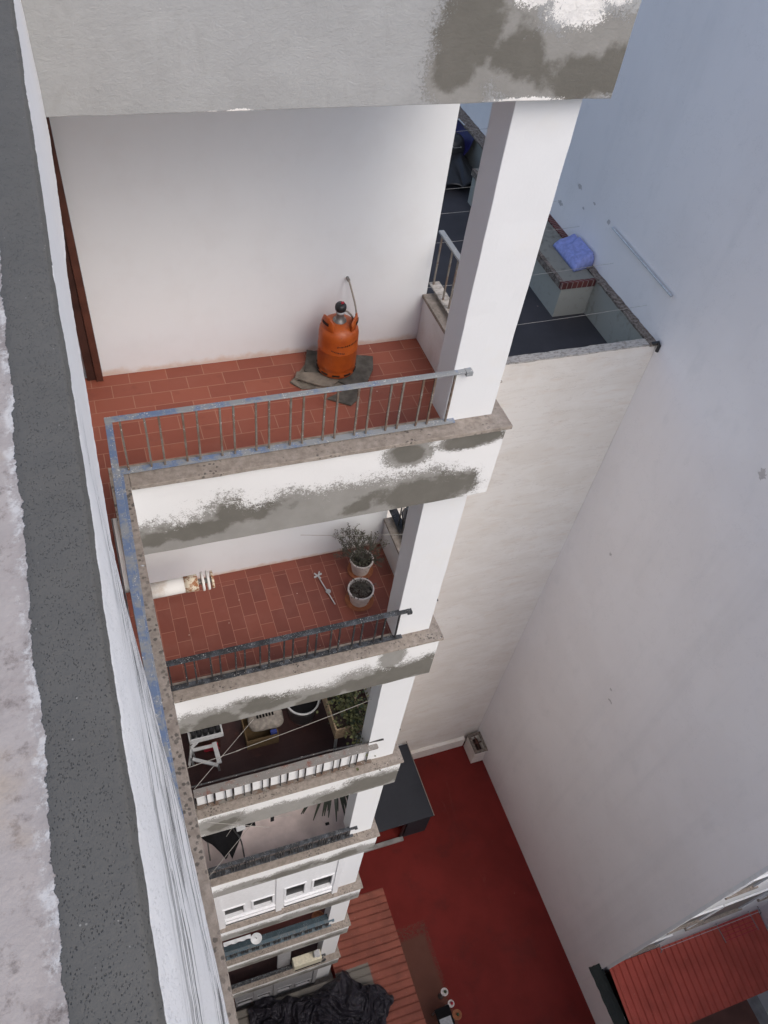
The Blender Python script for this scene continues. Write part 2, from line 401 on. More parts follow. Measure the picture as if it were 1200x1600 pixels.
def m_cap2():
    n = N('peeling_parapet_top'); a = n.noise(10, 7, .75, stretch=(1, 2, 1)); col = n.mix(n.step(a, .42, .66), (.50, .465, .42), (.24, .215, .185))
    return n.out(col, .95, n.bump(a, .6, .015))
CAP2 = m_cap2()
REDBRICK = None
def m_brick():
    n = N('red_brick_trim'); t = n.new('ShaderNodeTexBrick'); x, y, z = n.xyz(); c = n.new('ShaderNodeCombineXYZ')
    n.put(c.inputs[0], n.math('ADD', x, y)); n.put(c.inputs[1], n.math('SUBTRACT', z, .02)); n.put(t.inputs['Vector'], c.outputs[0])
    t.offset = 0; t.inputs['Color1'].default_value = (.085, .022, .02, 1); t.inputs['Color2'].default_value = (.14, .035, .03, 1); t.inputs['Mortar'].default_value = (.26, .22, .19, 1)
    t.inputs['Scale'].default_value = 1; t.inputs['Mortar Size'].default_value = .008; t.inputs['Brick Width'].default_value = .115; t.inputs['Row Height'].default_value = .4
    return n.out(t.outputs['Color'], .8, n.bump(t.outputs['Fac'], -.5, .004))
BRICK = m_brick()
def m_roof():
    n = N('painted_corrugated_sheet'); a = n.noise(2.2, 6, .6); b = n.noise(30, 4); x, y, z = n.xyz()
    col = n.mix(n.step(a, .35, .7), (.27, .090, .064), (.20, .068, .050))
    col = n.mix(n.step(b, .68, .74), col, (.48, .38, .33))
    # unpainted grey cement sheets where the paint stops
    e1 = n.math('SUBTRACT', 3.56, x); e2 = n.math('SUBTRACT', .02, y)
    g = n.step(n.math('ADD', n.math('MINIMUM', e1, e2), n.math('MULTIPLY', n.math('SUBTRACT', b, .5), .08)), -.01, .02)
    col = n.mix(g, col, n.mix(a, (.15, .142, .125), (.24, .215, .185)))
    return n.out(col, .85, n.bump(b, .2, .01), spec=.2)
ROOF = m_roof()
def m_roof2():
    n = N('red_profiled_sheet'); a = n.noise(1.6, 6, .6); b = n.noise(30, 4)
    col = n.mix(n.step(a, .35, .7), (.50, .105, .078), (.40, .085, .062)); col = n.mix(n.step(b, .72, .76), col, (.5, .4, .36))
    return n.out(col, .75, n.bump(b, .15, .01), spec=.2)
ROOF2 = m_roof2()

def m_mortar_top():
    """parapet head: old pinkish concrete, a band of fresh grey mortar, white smear between"""
    n = N('mortar_band_on_parapet'); x, y, z = n.xyz()
    edge = n.math('ADD', n.math('MULTIPLY', n.math('SUBTRACT', n.noise(9, 3, .5), .5), .020), n.math('MULTIPLY', n.math('SUBTRACT', n.noise(55, 6, .7), .5), .016))
    e = n.math('ADD', x, edge)
    old = n.mix(n.noise(18, 6, .7), (.30, .26, .24), (.46, .415, .385)); old = n.mix(n.step(n.noise(33, 6, .75), .50, .72), old, (.17, .14, .125)); old = n.mix(n.math('MULTIPLY', n.step(n.noise(5, 6, .75), .52, .66), .55), old, (.20, .165, .15))
    old = n.mix(n.math('MULTIPLY', n.step(n.noise(6, 3), .56, .68), .3), old, (.45, .33, .2))
    mort = n.mix(n.noise(9, 6, .65), (.088, .084, .076), (.122, .117, .106))
    d, _ = n.voro(330, stretch=(1.4, .75, 1)); pits = n.math('MULTIPLY', n.math('SUBTRACT', 1, n.step(n.math('ADD', d, n.math('MULTIPLY', n.math('SUBTRACT', n.noise(500, 3), .5), .4)), .16, .34)), n.step(n.noise(70, 5, .7), .40, .62))
    mort = n.mix(n.math('MULTIPLY', pits, .75), mort, (.05, .047, .043)); d2, _ = n.voro(95); mort = n.mix(n.math('MULTIPLY', n.math('SUBTRACT', 1, n.step(d2, .07, .12)), n.step(n.noise(60, 2), .58, .64)), mort, (.24, .23, .21))
    ismort = n.step(e, -.1325, -.1315)
    wn_ = n.math('ADD', e, n.math('MULTIPLY', n.noise(40, 5, .7), .02))
    smear = n.math('MULTIPLY', n.math('MULTIPLY', n.step(wn_, -.139, -.128), n.step(n.noise(24, 7, .8), .46, .58)), .8)
    old = n.mix(smear, old, (.62, .60, .57))
    col = n.mix(ismort, old, mort)
    # painted arris on the outer side
    fe = n.math('ADD', x, n.math('MULTIPLY', n.math('SUBTRACT', n.noise(30, 6, .7), .5), .005))
    fz = n.step(n.math('ADD', n.math('SUBTRACT', z, 2.985), n.math('MULTIPLY', n.math('SUBTRACT', n.noise(12, 5, .6), .5), .02)), -.001, .001)
    # combed grooves of the face, their shadow painted into the colour
    comb = n.math('ABSOLUTE', n.math('SUBTRACT', n.noise(1.0, 3, .5, stretch=(1, 1.8, 40)), .5))
    brk = n.step(n.noise(1.0, 4, .7, stretch=(1, 14, 60)), .40, .46)
    where = n.step(n.noise(1.0, 2, .5, stretch=(0, 1.3, 6)), .36, .50)
    far = n.math('SUBTRACT', 1, n.step(y, -2.6, -2.25)); low = n.math('SUBTRACT', 1, n.step(z, 2.78, 2.92))
    g = n.math('MULTIPLY', n.math('MULTIPLY', n.math('SUBTRACT', 1, n.step(comb, .018, .034)), far), low)
    g = n.math('MULTIPLY', n.math('MULTIPLY', g, brk), where)
    d3, _ = n.voro(60); chip = n.math('MULTIPLY', n.math('SUBTRACT', 1, n.step(d3, .03, .07)), n.step(n.noise(5), .55, .62))
    face = n.mix(n.math('MULTIPLY', g, .92), n.mix(n.noise(8, 5), (.86, .84, .82), (.80, .78, .76)), (.10, .098, .094))
    face = n.mix(n.math('MULTIPLY', chip, .6), face, (.25, .24, .23))
    col = n.mix(fz, face, col)
    h = n.math('ADD', n.math('MULTIPLY', n.noise(130, 5, .7), .5), n.math('MULTIPLY', ismort, 1.2)); h = n.math('SUBTRACT', h, n.math('MULTIPLY', n.math('MULTIPLY', pits, ismort), .8)); h = n.math('SUBTRACT', h, n.math('MULTIPLY', n.math('MULTIPLY', g, n.math('SUBTRACT', 1, fz)), 1.5))
    return n.out(col, .93, n.bump(h, .8, .003))
MORTAR = m_mortar_top()

def m_gas():
    n = N('orange_cylinder_paint'); a = n.noise(6, 6, .65, vec=n.new('ShaderNodeTexCoord').outputs['Object']); b = n.noise(60, 4)
    col = n.mix(n.step(a, .35, .7), (.47, .095, .012), (.35, .062, .010)); col = n.mix(n.step(n.noise(33, 6, .8), .60, .70), col, (.12, .05, .03)); col = n.mix(n.math('MULTIPLY', n.step(n.noise(9, 7, .8, stretch=(1, 1, .4)), .54, .66), .45), col, (.50, .17, .07))
    return n.out(col, .42, n.bump(b, .1, .002))
GAS = m_gas()
RUBBER = plain('black_rubber', (.018, .018, .02), .4)
HOLESHADE = plain('slot_shade_paint', (.02, .008, .005), .9)
GREYM = plain('dull_grey_metal', (.22, .21, .20), .45, .4)
CLOTH = plain('old_grey_brown_mat', (.19, .165, .135), .95, var=.3, scale=14, bump=.5)
CLOTH2 = plain('dark_grey_mat', (.095, .088, .075), .95, var=.3, scale=14, bump=.5)
HOSE = plain('grey_rubber_hose', (.30, .27, .23), .6)
PVC = m_plaster('white_enamel', (.78, .77, .74), (.45, .33, .22), .5)
RUST = None
def m_rust():
    n = N('rusted_white_enamel'); a = n.noise(26, 7, .75)
    return n.out(n.mix(n.step(a, .46, .58), (.72, .64, .50), (.32, .13, .05)), .7, n.bump(a, .4, .003))
RUST = m_rust()
POT = plain('chalky_white_pot', (.62, .57, .54), .7, var=.1)
SOIL = plain('dry_soil', (.05, .036, .03), 1, var=.5, scale=60, bump=1)
TWIG = plain('dry_grey_twig', (.10, .09, .075), .9)
LEAF = plain('yellow_green_leaf', (.095, .10, .032), .6, var=.45, scale=9)
LEAFG = plain('grey_green_leaf', (.075, .075, .05), .7, var=.5, scale=9)
LEAFD = plain('dark_green_leaf', (.03, .05, .02), .55, var=.5, scale=9)
PALML = plain('blackish_palm_leaf', (.022, .028, .018), .5)
WOOD = plain('dark_brown_door_wood', (.045, .018, .013), .5, var=.3, scale=8)
WOODF = plain('brown_door_frame_wood', (.085, .030, .019), .5, var=.3, scale=8)
TROUGH = plain('planter_board', (.34, .25, .16), .8, var=.3)
BLUECLOTH = plain('periwinkle_fabric', (.24, .28, .56), .9, var=.15, scale=12, bump=.3)
NAVY = plain('navy_tarpaulin', (.02, .018, .10), .5)
WIRE = plain('clothes_line_cord', (.36, .34, .31), .7)
ALU = plain('pale_aluminium', (.55, .56, .58), .35, .5)
UPVC = plain('white_plastic_frame', (.78, .79, .80), .4, var=.04)
UPVCD = plain('soiled_plastic_frame', (.30, .30, .31), .6, var=.12)
def m_glass():
    n = N('dark_window_glass'); return n.out(n.mix(n.noise(2.5, 3, vec=None), (.006, .006, .007), (.015, .015, .015)), .35, spec=.12)
GLASS = m_glass()
CARD = plain('brown_cardboard', (.13, .085, .04), .9)
SACK = plain('pale_sack', (.24, .215, .19), .85, var=.25)
INK = plain('black_print', (.008, .008, .009), .9, spec=.15)
WPL = plain('white_plastic', (.50, .51, .52), .45, var=.06)
GPL = plain('grey_plastic', (.34, .35, .36), .5)
REDP = plain('red_plastic', (.40, .02, .04), .5)
BLUEP = plain('blue_plastic', (.04, .06, .25), .5)
CREAM = plain('cream_enamel', (.62, .58, .45), .5, var=.1)
TERRACOTTA = plain('terracotta', (.30, .11, .05), .8)
def m_tarp():
    n = N('crumpled_black_plastic'); a = n.noise(5, 7, .7, dist=1.2)
    return n.out(n.mix(n.step(a, .35, .7), (.014, .012, .018), (.028, .025, .034)), .55, n.bump(a, .3, .03), spec=.45)
TARP = m_tarp()
GRNBLACK = plain('black_felt_flashing', (.014, .018, .017), .85)
CONCRETE = plain('grey_concrete', (.30, .29, .28), .9, var=.2, scale=3)
GROUNDM = plain('street_level_concrete', (.18, .175, .17), .9, var=.2, scale=2)
BROWNFLOOR = plain('brown_patio_paint', (.17, .075, .055), .8, var=.15, scale=2)

H = {-1: 2.96, 0: 0., 1: -2.9, 2: -5.945, 3: -8.82, 4: -11.735, 5: -14.56, 6: -17.74, 7: -20.6}
ZG = -22.6
XR = 9.69

# ------------------------------------------------------------------ ground
obj('ground', B(-60, 60, -60, 60, ZG - .3, ZG - .004), GROUNDM, kind='structure')
obj('patio', B(2.7, XR, -9.0, 5.98, ZG - .15, ZG), PATIO, kind='structure')
obj('neighbour_patio', B(XR + .02, 14.42, -9.0, -1.98, ZG - .15, ZG), BROWNFLOOR, kind='structure')
obj('neighbour_pavement', B(14.43, 26, -9.0, -1.98, ZG - .15, ZG + .004), CONCRETE, kind='structure')

# ------------------------------------------------------------------ the balcony building
BLD = empty('apartment_building', S(-1.5, 3.5, ZG), 'tall white apartment building with stacked tiled balconies, grey mortar patches on their edges', 'building')
def part(name, bm, m, **k): return obj(name, bm, m, BLD, **k)
part('wall', B(-.046, 2.555, 1.58, 7.5, ZG, 3.0, step=None), BACKWALL, label='white rear wall of the balconies')
part('core_wall', B(-6, -.165, 1.66, 7.5, ZG, 3.0), WHITE)
part('gallery_wall', B(-1.95, -1.75, -9, 1.66, ZG, 3.0), WHITE)
for n in range(-1, 8):
    z = H[n]
    # slab, with the front and side edge beams cast in one with it
    bm = bmesh.new()
    box(bm, -.026, 2.53, .155, 1.578, z - .74, z - .455)
    box(bm, -1.748, -.165, -9, 1.578, z - .74, z - .455)
    if n < 7 or True: part('floor_slab', bm, WHITE)
    fm = {0: TILE_A, 1: TILE_B, 2: FLOOR_SHADED, 3: FLOOR_PINK, 5: FLOOR_MAROON2, 6: FLOOR_SHADED}.get(n, TILE_A)
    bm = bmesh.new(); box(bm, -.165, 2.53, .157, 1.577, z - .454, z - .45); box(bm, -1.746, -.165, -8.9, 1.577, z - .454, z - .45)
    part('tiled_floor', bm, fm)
    ztop = z - .035 if n >= 0 else 3.0
    bz = z - .74 if n >= 0 else 2.222
    part('edge_beam', B(-.022 if n >= 0 else -.12, 2.575, .026, .153, bz, ztop, step=.07 if n < 3 else .3, jit=.0035 if n < 3 else .002), BEAM[n], bevel=.004)
    part('side_parapet', B(2.532, 2.576, .156, 1.577, bz, ztop), BEAM[n] if n < 0 else WHITE)
    if n >= 0:
        part('gallery_parapet', B(-.10, -.0225, -8.9, .153, z - .74, z - .04), WHITE)
        bm = bmesh.new()
        box(bm, -.0, 2.60, -.002, .185, z - .034, z, step=.05 if n < 2 else None, jit=.0025 if n < 2 else 0)
        part('coping', bm, COPING, bevel=.003)
        part('coping', box(B(2.52, 2.598, .187, .75, z - .034, z - .001), 2.52, 2.64, .752, 1.576, z - .034, z - .001), COPING, bevel=.003, label='narrow side coping stone')
        part('coping', B(-.115, -.002, -8.9, .185, z - .034, z + .001, step=.05 if n == 0 else None, jit=.0025 if n == 0 else 0), COPING_L, bevel=.003, label='lichen spotted side coping stone')
# near parapet of the top storey: face bulges where it was combed
prof = [(.153, -.040, -.045), (-.0, -.041, -.046), (-.42, -.047, -.047), (-.75, -.052, -.0475), (-1.05, -.064, -.048), (-1.33, -.066, -.049), (-1.55, -.066, -.049), (-2.16, -.068, -.052), (-2.43, -.060, -.052), (-2.70, -.036, -.051), (-2.95, -.019, -.054), (-3.22, -.012, -.055), (-3.6, -.012, -.055), (-5.2, -.02, -.055), (-8.9, -.03, -.055)]
def pf(y):
    for (a, b0, c0), (d, e, f) in zip(prof, prof[1:]):
        if y >= d:
            t = (a - y) / (a - d); t = t * t * (3 - 2 * t) * .5 + t * .5
            return b0 + (e - b0) * t, c0 + (f - c0) * t
    return prof[-1][1:]
def near(u, v):
    y = .024 - u * 5.2
    xb, xt = pf(y)
    P = [(xb, 2.21), (xb - .002, 2.24), (xb, 2.35), (xb + (xt - xb) * .25, 2.5), (xb + (xt - xb) * .45, 2.7), (xb + (xt - xb) * .75, 2.9), (xt, 2.985), (xt - .006, 3.0), (-.09, 3.003), (-.125, 3.003), (-.14, 2.999), (-.20, 3.0), (-.30, 2.998), (-.42, 2.996), (-.425, 2.9), (-.425, 2.45), (-.3, 2.30), (-.2, 2.21)]
    s = v * (len(P) - 1); i = min(int(s), len(P) - 2); t = s - i
    x = P[i][0] + (P[i + 1][0] - P[i][0]) * t; z = P[i][1] + (P[i + 1][1] - P[i][1]) * t
    p = Vector((x, y, z)); w = noise.noise_vector(p * 7) * .0016 + noise.noise_vector(p * 25) * .0011 + noise.noise_vector(p * 70) * .0006
    return p + w
bm = sheet(near, 420, 102)
part('near_parapet', bm, MORTAR, smooth=True, label='near parapet with a rough band of grey mortar on its head')
part('near_parapet', B(-.425, -.055, -8.9, -5.2, 2.21, 2.998), MORTAR, label='far run of the parapet behind the viewer')
# columns on the coping
for n in range(0, 8):
    z0 = H[n] + .0005; z1 = H[n - 1] - .74 if n > 0 else 2.222
    part('column', B(2.118, 2.494, .137, .365, z0, z1 - .002, step=.09 if n < 3 else None, jit=.0034 if n < 3 else 0), COLUMN, bevel=.004)
# brown door in the corner of every balcony
for n in range(0, 8):
    z = H[n] - .45
    f = part('door', B(-.096, -.048, 1.52, 1.66, z, z + 2.25), WOODF, label=None)
    obj('door_leaf', B(-.16, -.099, 1.535, 1.64, z + .01, z + 2.25), WOOD, f)

# ------------------------------------------------------------------ railings
def bars_x():
    xs = []; x = .007; k = 0
    while x < 2.13: xs.append(x); x += (.138 if k % 2 == 0 else .082); k += 1
    return xs
def railing(n, mat_top, mat_bar, hgt=.47, barw=.012, topw=.040, botw=.045, label=None, plank=None, left=True, dense=1):
    z = H[n]
    bm = bmesh.new(); box(bm, -.075 if left else .0, 2.195, .098, .098 + topw, z + hgt - .012, z + hgt)
    if left: bar(bm, (-.053, .12, z + hgt - .0065), (-.079, -1.0, z + hgt - .0065), topw, .011); bar(bm, (-.079, -1.0, z + hgt - .0062), (-.079, -6, z + hgt - .0062), topw, .0112)
    r = part('railing', bm, mat_top, label=label, bevel=.002)
    bm = bmesh.new(); box(bm, -.075 if left else .0, 2.195, .096, .096 + botw, z + .016, z + .026)
    if left: bar(bm, (-.053, .12, z + .021), (-.079, -1.0, z + .021), botw, .0095); bar(bm, (-.079, -1.0, z + .0213), (-.079, -6, z + .0213), botw, .0097)
    obj('bottom_rail', bm, mat_top, r)
    first = None
    for x in bars_x():
        if first is None:
            first = obj('baluster', B(x - barw / 2, x + barw / 2, .112, .112 + barw, z + .026, z + hgt - .012), mat_bar, r); x0 = x
        else:
            dup(first, r, (x - x0, (x - x0) * K, 0))
        if dense == 2 and x > .02:
            dup(first, r, (x - x0 - .035, (x - x0) * K, 0))
    if left:
        y = -.08
        while y > -4.2:
            dup(first, r, (-.063 + max(-.023, (y - .12) * .023), y - .118, 0)); y -= .138
            dup(first, r, (-.063 + max(-.023, (y - .12) * .023), y - .118, 0)); y -= .082
    obj('end_plate', B(2.19, 2.235, .09, .136, z + hgt - .03, z + hgt + .004), mat_top, r)
    return r
RAIL = {0: railing(0, BLUE, BARS, label='weathered blue railing'),
        1: railing(1, BLACK, BLACKBAR, barw=.014, topw=.055, botw=.05, label='flaking black railing'),
        2: railing(2, BARS, BLACKBAR, hgt=.46, label='grey railing under a peeling board'),
        3: railing(3, BLACK, BLACKBAR, hgt=.36, barw=.016, topw=.06, botw=.07, label='heavy black railing', dense=2),
        5: railing(5, TEALL, BLACKBAR, hgt=.42, topw=.09, botw=.06, barw=.02, label='pale teal railing', dense=2),
        6: railing(6, BLACK, BLACKBAR, hgt=.30, label='low black railing')}
# storey 2: board on the rail and white panel behind the bars
z = H[2]
obj('rail_board', B(.01, 2.22, .075, .17, z + .462, z + .485, step=.05, jit=.004), PLANK, RAIL[2])
obj('handrail_tube', T([(0.0, .19, z + .53), (1.6, .19, z + .53), (2.3, .125, z + .58)], .012), BLACKBAR, RAIL[2])
x = .03
while x < 2.1:
    obj('backing_panel', B(x, x + .2, .145, .150, z + .03, z + .44), UPVC, RAIL[2]); x += .2207
z = H[5]
obj('rail_shelf', B(0, 2.2, .15, .25, z + .50, z + .52), TEAL, RAIL[5])
# side railings at the right end of each balcony (seen past the column)
for n in (0, 1, 2):
    z = H[n]; mt, mb = (BLUE, BARS) if n == 0 else (BLACK, BLACKBAR)
    r = part('railing', B(2.605, 2.648, .4, 1.66, z + .50, z + .515), mt, label='short side railing')
    obj('bottom_rail', B(2.60, 2.69, .4, 1.66, z + .035, z + .047), CAP2 if n == 0 else mb, r)
    y = 1.62; k = 0; f0 = None
    while y > .45:
        if f0 is None: f0 = obj('baluster', B(2.62, 2.632, y, y + .012, z + .047, z + .50), mb, r); y0 = y
        else: dup(f0, r, (0, y - y0, 0))
        y -= (.21, .12)[k % 2]; k += 1

# enclosed storeys: plastic window walls
def window_wall(n, zlo, zhi, panes, frame, posts, label):
    f = bmesh.new(); xs = [.02]
    y0, y1 = .085, .125
    zs0 = min(p[2] for p in panes) - .02
    # wall panel built round its panes
    edges = [.02]
    for (a, b, z0, z1) in panes: edges += [a, b]
    edges.append(2.115)
    for i in range(0, len(edges), 2): box(f, edges[i], edges[i + 1], y0, y1, zlo, zhi)
    for (a, b, z0, z1) in panes:
        box(f, a, b, y0, y1, zlo, z0); box(f, a, b, y0, y1, z1, zhi)
    w = part('window_wall', f, frame, label=label)
    for p in posts: obj('post', B(p, p + .10, .06, .084, zlo, zhi), frame, w)
    for (a, b, z0, z1) in panes:
        fr = bmesh.new(); t = .035
        box(fr, a - t, a, .068, .084, z0 - t, z1 + t); box(fr, b, b + t, .068, .084, z0 - t, z1 + t)
        box(fr, a, b, .068, .084, z0 - t, z0); box(fr, a, b, .068, .084, z1, z1 + t)
        o = obj('window', fr, frame, w, label=None)
        g = B(a, b, .114, .118, z0, z1)
        obj('pane', g, GLASS, w)
    return w
z = H[4]
w = window_wall(4, z + .002, H[3] - .745, [(.13, .44, -11.10, -10.66), (.61, .93, -11.08, -10.64), (1.165, 1.48, -11.10, -10.50), (1.645, 1.965, -11.10, -10.52)], UPVC, [.0, .99, 2.02], 'white plastic window wall with four small windows')
for a, b in ((.11, .98), (1.14, 2.0)):
    obj('sliding_track', B(a, b, .070, .084, z + .08, z + .20), RUBBER, w); obj('sliding_track', B(a, b, .055, .084, z + .22, z + .26), UPVC, w); obj('sliding_track', B(a, b, .05, .084, z + .40, z + .47), UPVC, w)
z = H[7]
window_wall(7, z + .002, H[6] - .745, [(.075, .435, -20.05, -19.55), (.56, .88, -20.05, -19.6), (1.09, 1.41, -20.05, -19.65), (1.58, 1.925, -20.2, -19.8)], UPVCD, [.48, .98, 2.0], 'soiled grey window wall with four small windows')
z = H[6]
part('cabinet_panel', B(1.10, 1.40, .20, .24, z + .02, z + 1.95), UPVCD, label='white cupboard panel')
part('cabinet_panel', B(1.41, 2.11, .22, .26, z + 1.35, z + 2.4), UPVCD, label='white cupboard panel over the cream box')

# near storey: ledge of the roof terrace floor the viewer stands on
# ------------------------------------------------------------------ terrace building (beige) and its roof terrace
ZT = -5.033; TF = -5.86
TB = empty('terrace_building', S(6.5, 10, ZG), 'lower beige building with a dark roof terrace behind the balconies', 'building')
def tpart(name, bm, m, **k): return obj(name, bm, m, TB, **k)
tpart('wall', B(2.6, XR - .003, 5.978, 6.15, ZG, ZT - .005, step=.5, jit=.01), BEIGE, label='tall stained beige wall')
tpart('parapet_cap', B(2.6, XR - .16, 5.972, 6.16, ZT - .004, ZT + .02, step=.09, jit=.012), CAP2)
tpart('terrace_floor', B(2.56, XR - .14, 6.15, 15.35, TF - .3, TF), TERR)
tpart('parapet', B(XR - .135, XR - .004, 6.15, 24, TF - .3, ZT - .01), GREYPL, label='grey right hand parapet')
tpart('parapet_cap', B(XR - .175, XR - .005, 5.96, 9.2, ZT - .009, ZT + .035, step=.08, jit=.016), BROWNCAP, label='mossy brown parapet top')
tpart('parapet_cap', B(XR - .15, XR - .005, 9.2, 11.2, ZT - .009, ZT + .03), BRICK, label='red brick parapet top')
tpart('parapet_cap', B(XR - .30, XR - .005, 11.2, 24, ZT - .009, ZT + .04, step=.12, jit=.016), BROWNCAP, label='mossy far parapet top')
tpart('back_wall', B(2.6, XR - .14, 15.35, 15.6, TF - .3, ZT + .03), GREYPL)
blk = tpart('masonry_bench', B(8.80, XR - .14, 8.09, 12.6, TF, ZT - .10, step=None), GREYPL, label='masonry bench with brick edging')
obj('bench_top', B(8.83, XR - .15, 8.13, 12.6, ZT - .098, ZT + .0), BENCHTOP, blk)
bm = bmesh.new(); box(bm, 8.75, XR - .16, 8.055, 8.128, ZT - .14, ZT + .004)
obj('brick_edging', bm, BRICK, blk)
obj('side_edging', B(8.745, 8.829, 8.131, 12.6, ZT - .14, ZT + .0035), BROWNCAP, blk)
# bend of black pipe on the corner
tpart('drain_bend', T([(9.58, 5.98, ZT + .03), (9.64, 5.92, ZT + .10), (9.67, 5.90, ZT + .03), (9.67, 5.9, ZT - .1)], .035), RUBBER)

# folded blue cloth on the bench
def cloth(u, v):
    x = 9.19 + .475 * u; y = 8.44 + (.98 - .25 * max(0, .35 - u)) * v
    e = min(u * .5, 1 - u, v * 1.1, 1 - v); h = min(1, e * 11) ** .45
    y += .10 * (u - .5) * (1 - v)
    fold = .055 / (1 + math.exp((v - .60 - .12 * u) * 60))          # upper layer ends in a step
    z = ZT + .008 + (.13 + .13 * u * u) * h + fold * h * (1 if u > .30 else 0.25)
    if abs(u - .33) < .03 and v < .62: z -= .02 * h
    p = Vector((x, y, z))
    return p + noise.noise_vector(p * 4) * .022 * h + noise.noise_vector(p * 11) * .008 * h
o = obj('folded_quilt', sheet(cloth, 46, 50), BLUECLOTH, smooth=True, label='periwinkle blue quilt folded on the terrace bench by the wall', cat='quilt')
solidify(o, .012)
# black bin, blue tarpaulin, board and props at the far end of the terrace
bn = empty('black_barbecue', S(9.0, 14.35, TF), 'black rounded barbecue drum at the far end of the dark terrace', 'barbecue')
obj('drum', lathe([(0, .05), (.26, .08), (.33, .25), (.34, .5), (.30, .66), (.22, .74), (0, .78)], 24), RUBBER, bn, local=True, smooth=True)
for i in range(3):
    a = i * 2.1; obj('leg', T([(.2 * math.cos(a), .2 * math.sin(a), .12), (.27 * math.cos(a), .27 * math.sin(a), 0)], .015), GREYM, bn, local=True)
obj('handle', T([(-.1, -.3, .62), (-.1, -.36, .62), (.1, -.36, .62), (.1, -.3, .62)], .01), GREYM, bn, local=True)
o = obj('blue_tarpaulin', sheet(lambda u, v: Vector((9.52 - .45 * u, 14.1 + 1.15 * v, ZT - .02 - .75 * u)) + noise.noise_vector(Vector((u * 3, v * 3, 1))) * .05, 24, 24), NAVY, smooth=True, label='navy blue tarpaulin hung over the far end of the terrace parapet', cat='tarpaulin'); solidify(o, .006)
o = obj('grey_tarpaulin', sheet(lambda u, v: Vector((8.3 + 1.1 * u, 13.0 + 2.25 * v, TF + .22 + .25 * math.sin(u * 3) * math.sin(v * 3))) + noise.noise_vector(Vector((u * 4, v * 4, 5))) * .12, 30, 30), RUBBER, smooth=True, label='crumpled black sheet covering things at the terrace end', cat='sheet'); solidify(o, .006)
obj('white_rod', T([(9.35, 14.9, ZT + .05), (9.62, 13.2, TF + .75)], .016), WPL, label='thin white rod leaning beside the navy tarpaulin', cat='rod')
obj('grey_cushion', B(9.38, 9.52, 12.75, 13.35, TF + .02, TF + .16, step=.05, jit=.02), GPL, bevel=.03, label='small grey rolled mat near the far end of the terrace', cat='mat')

# clotheslines over the terrace
lines = [((2.62, 2.75, -.02), (9.5, 8.2, ZT + .2)), ]
def cord(p, q, sag, name='clothes_line', label='', m=WIRE, r=.004, group=None):
    p, q = S(*p), S(*q); pts = [p.lerp(q, t / 14) - Vector((0, 0, sag * 4 * (t / 14) * (1 - t / 14))) for t in range(15)]
    return obj(name, T(pts, r, 5), m, shear=False, label=label, cat='clothes line', group=group)
G1 = 'clothes lines strung over the dark terrace'
for i, (y, zz, z2, lab) in enumerate([(6.6, -4.6, -4.6, 'clothes line nearest the beige wall, crossing the dark terrace'), (7.9, -4.6, -4.55, 'clothes line just in front of the brick edged bench'),
                      (9.3, -4.6, -4.6, 'clothes line passing over the blue quilt bench'), (10.3, -4.6, -4.6, 'fourth clothes line from the beige wall'), (11.2, -4.6, -4.6, 'second furthest clothes line over the terrace'), (13.6, -4.6, -4.6, 'furthest clothes line over the dark terrace')]):
    cord((2.7, y, zz), (9.66, y, z2), .10, label=lab, r=.0035, group=G1)

# ------------------------------------------------------------------ gable wall and the white neighbour at the right
NB = empty('neighbour_building', S(12, 6, ZG), 'tall neighbouring building with a blank lavender gable wall', 'building')
def npart(name, bm, m, **k): return obj(name, bm, m, NB, **k)
npart('gable_wall', B(XR, XR + .3, -1.98, 30, ZG, 5.0, step=None), GABLE, label='blank lavender gable wall')
npart('front_wall', B(XR + .302, 14.8, -1.985, -1.7, ZG, 5.0), WHITE, label='white wall with windows round the corner')
npart('corner_trim', B(XR - .004, XR + .06, -2.06, -1.982, -20.0, 5.0), WHITE)
npart('return_wall', B(14.8, 15.1, -9, -1.7, ZG, 5.0), WHITE)
for i, (x0, x1, z0, z1) in enumerate([(9.98, 10.78, -16.15, -15.0), (9.98, 10.60, -18.6, -17.6), (11.0, 12.5, -17.2, -15.1), (10.1, 10.7, -13.2, -12.1), (13.0, 14.2, -16.8, -15.0)]):
    fr = bmesh.new(); t = .07
    box(fr, x0 - t, x0, -2.03, -1.99, z0 - t, z1 + t); box(fr, x1, x1 + t, -2.03, -1.99, z0 - t, z1 + t); box(fr, x0, x1, -2.03, -1.99, z1, z1 + t)
    w_ = npart('window', fr, WHITE)
    obj('sill', B(x0 - .1, x1 + .1, -2.06, -1.987, z0 - .09, z0), COPING, w_); obj('pane', B(x0, x1, -1.992, -1.988, z0, z1), GREYM, w_)
rack = empty('drying_rack', S(12.0, -2.0, -19.2), 'rusty wall mounted clothes rack above the red metal roof', 'clothes rack')
bm = bmesh.new()
for k in range(5): bar(bm, S(13.0, -2.06 - .10 * k, -19.5), S(14.1, -2.06 - .10 * k, -19.5), .018, .018)
obj('rods', bm, REDP, rack, shear=False)
for x in (13.0, 14.1): obj('bracket', T([S(x, -2.0, -19.5), S(x, -2.5, -19.5)], .014), GREYM, rack, shear=False)
rk2 = empty('line_bracket', S(10.9, -2.0, -19.4), 'pulley clothes line bracket on the white wall over the red roof', 'line bracket')
bm = bmesh.new(); 
for x in (10.95, 14.2): tube(bm, [S(x, -1.99, -19.1), S(x, -2.16, -19.1), S(x, -2.18, -19.2)], .018)
obj('arms', bm, GREYM, rk2, shear=False)
bm = bmesh.new()
for k in range(2): tube(bm, [S(10.95, -2.06 - .07 * k, -19.08), S(14.2, -2.06 - .07 * k, -19.08)], .007, 5)
obj('cords', bm, WPL, rk2, shear=False)
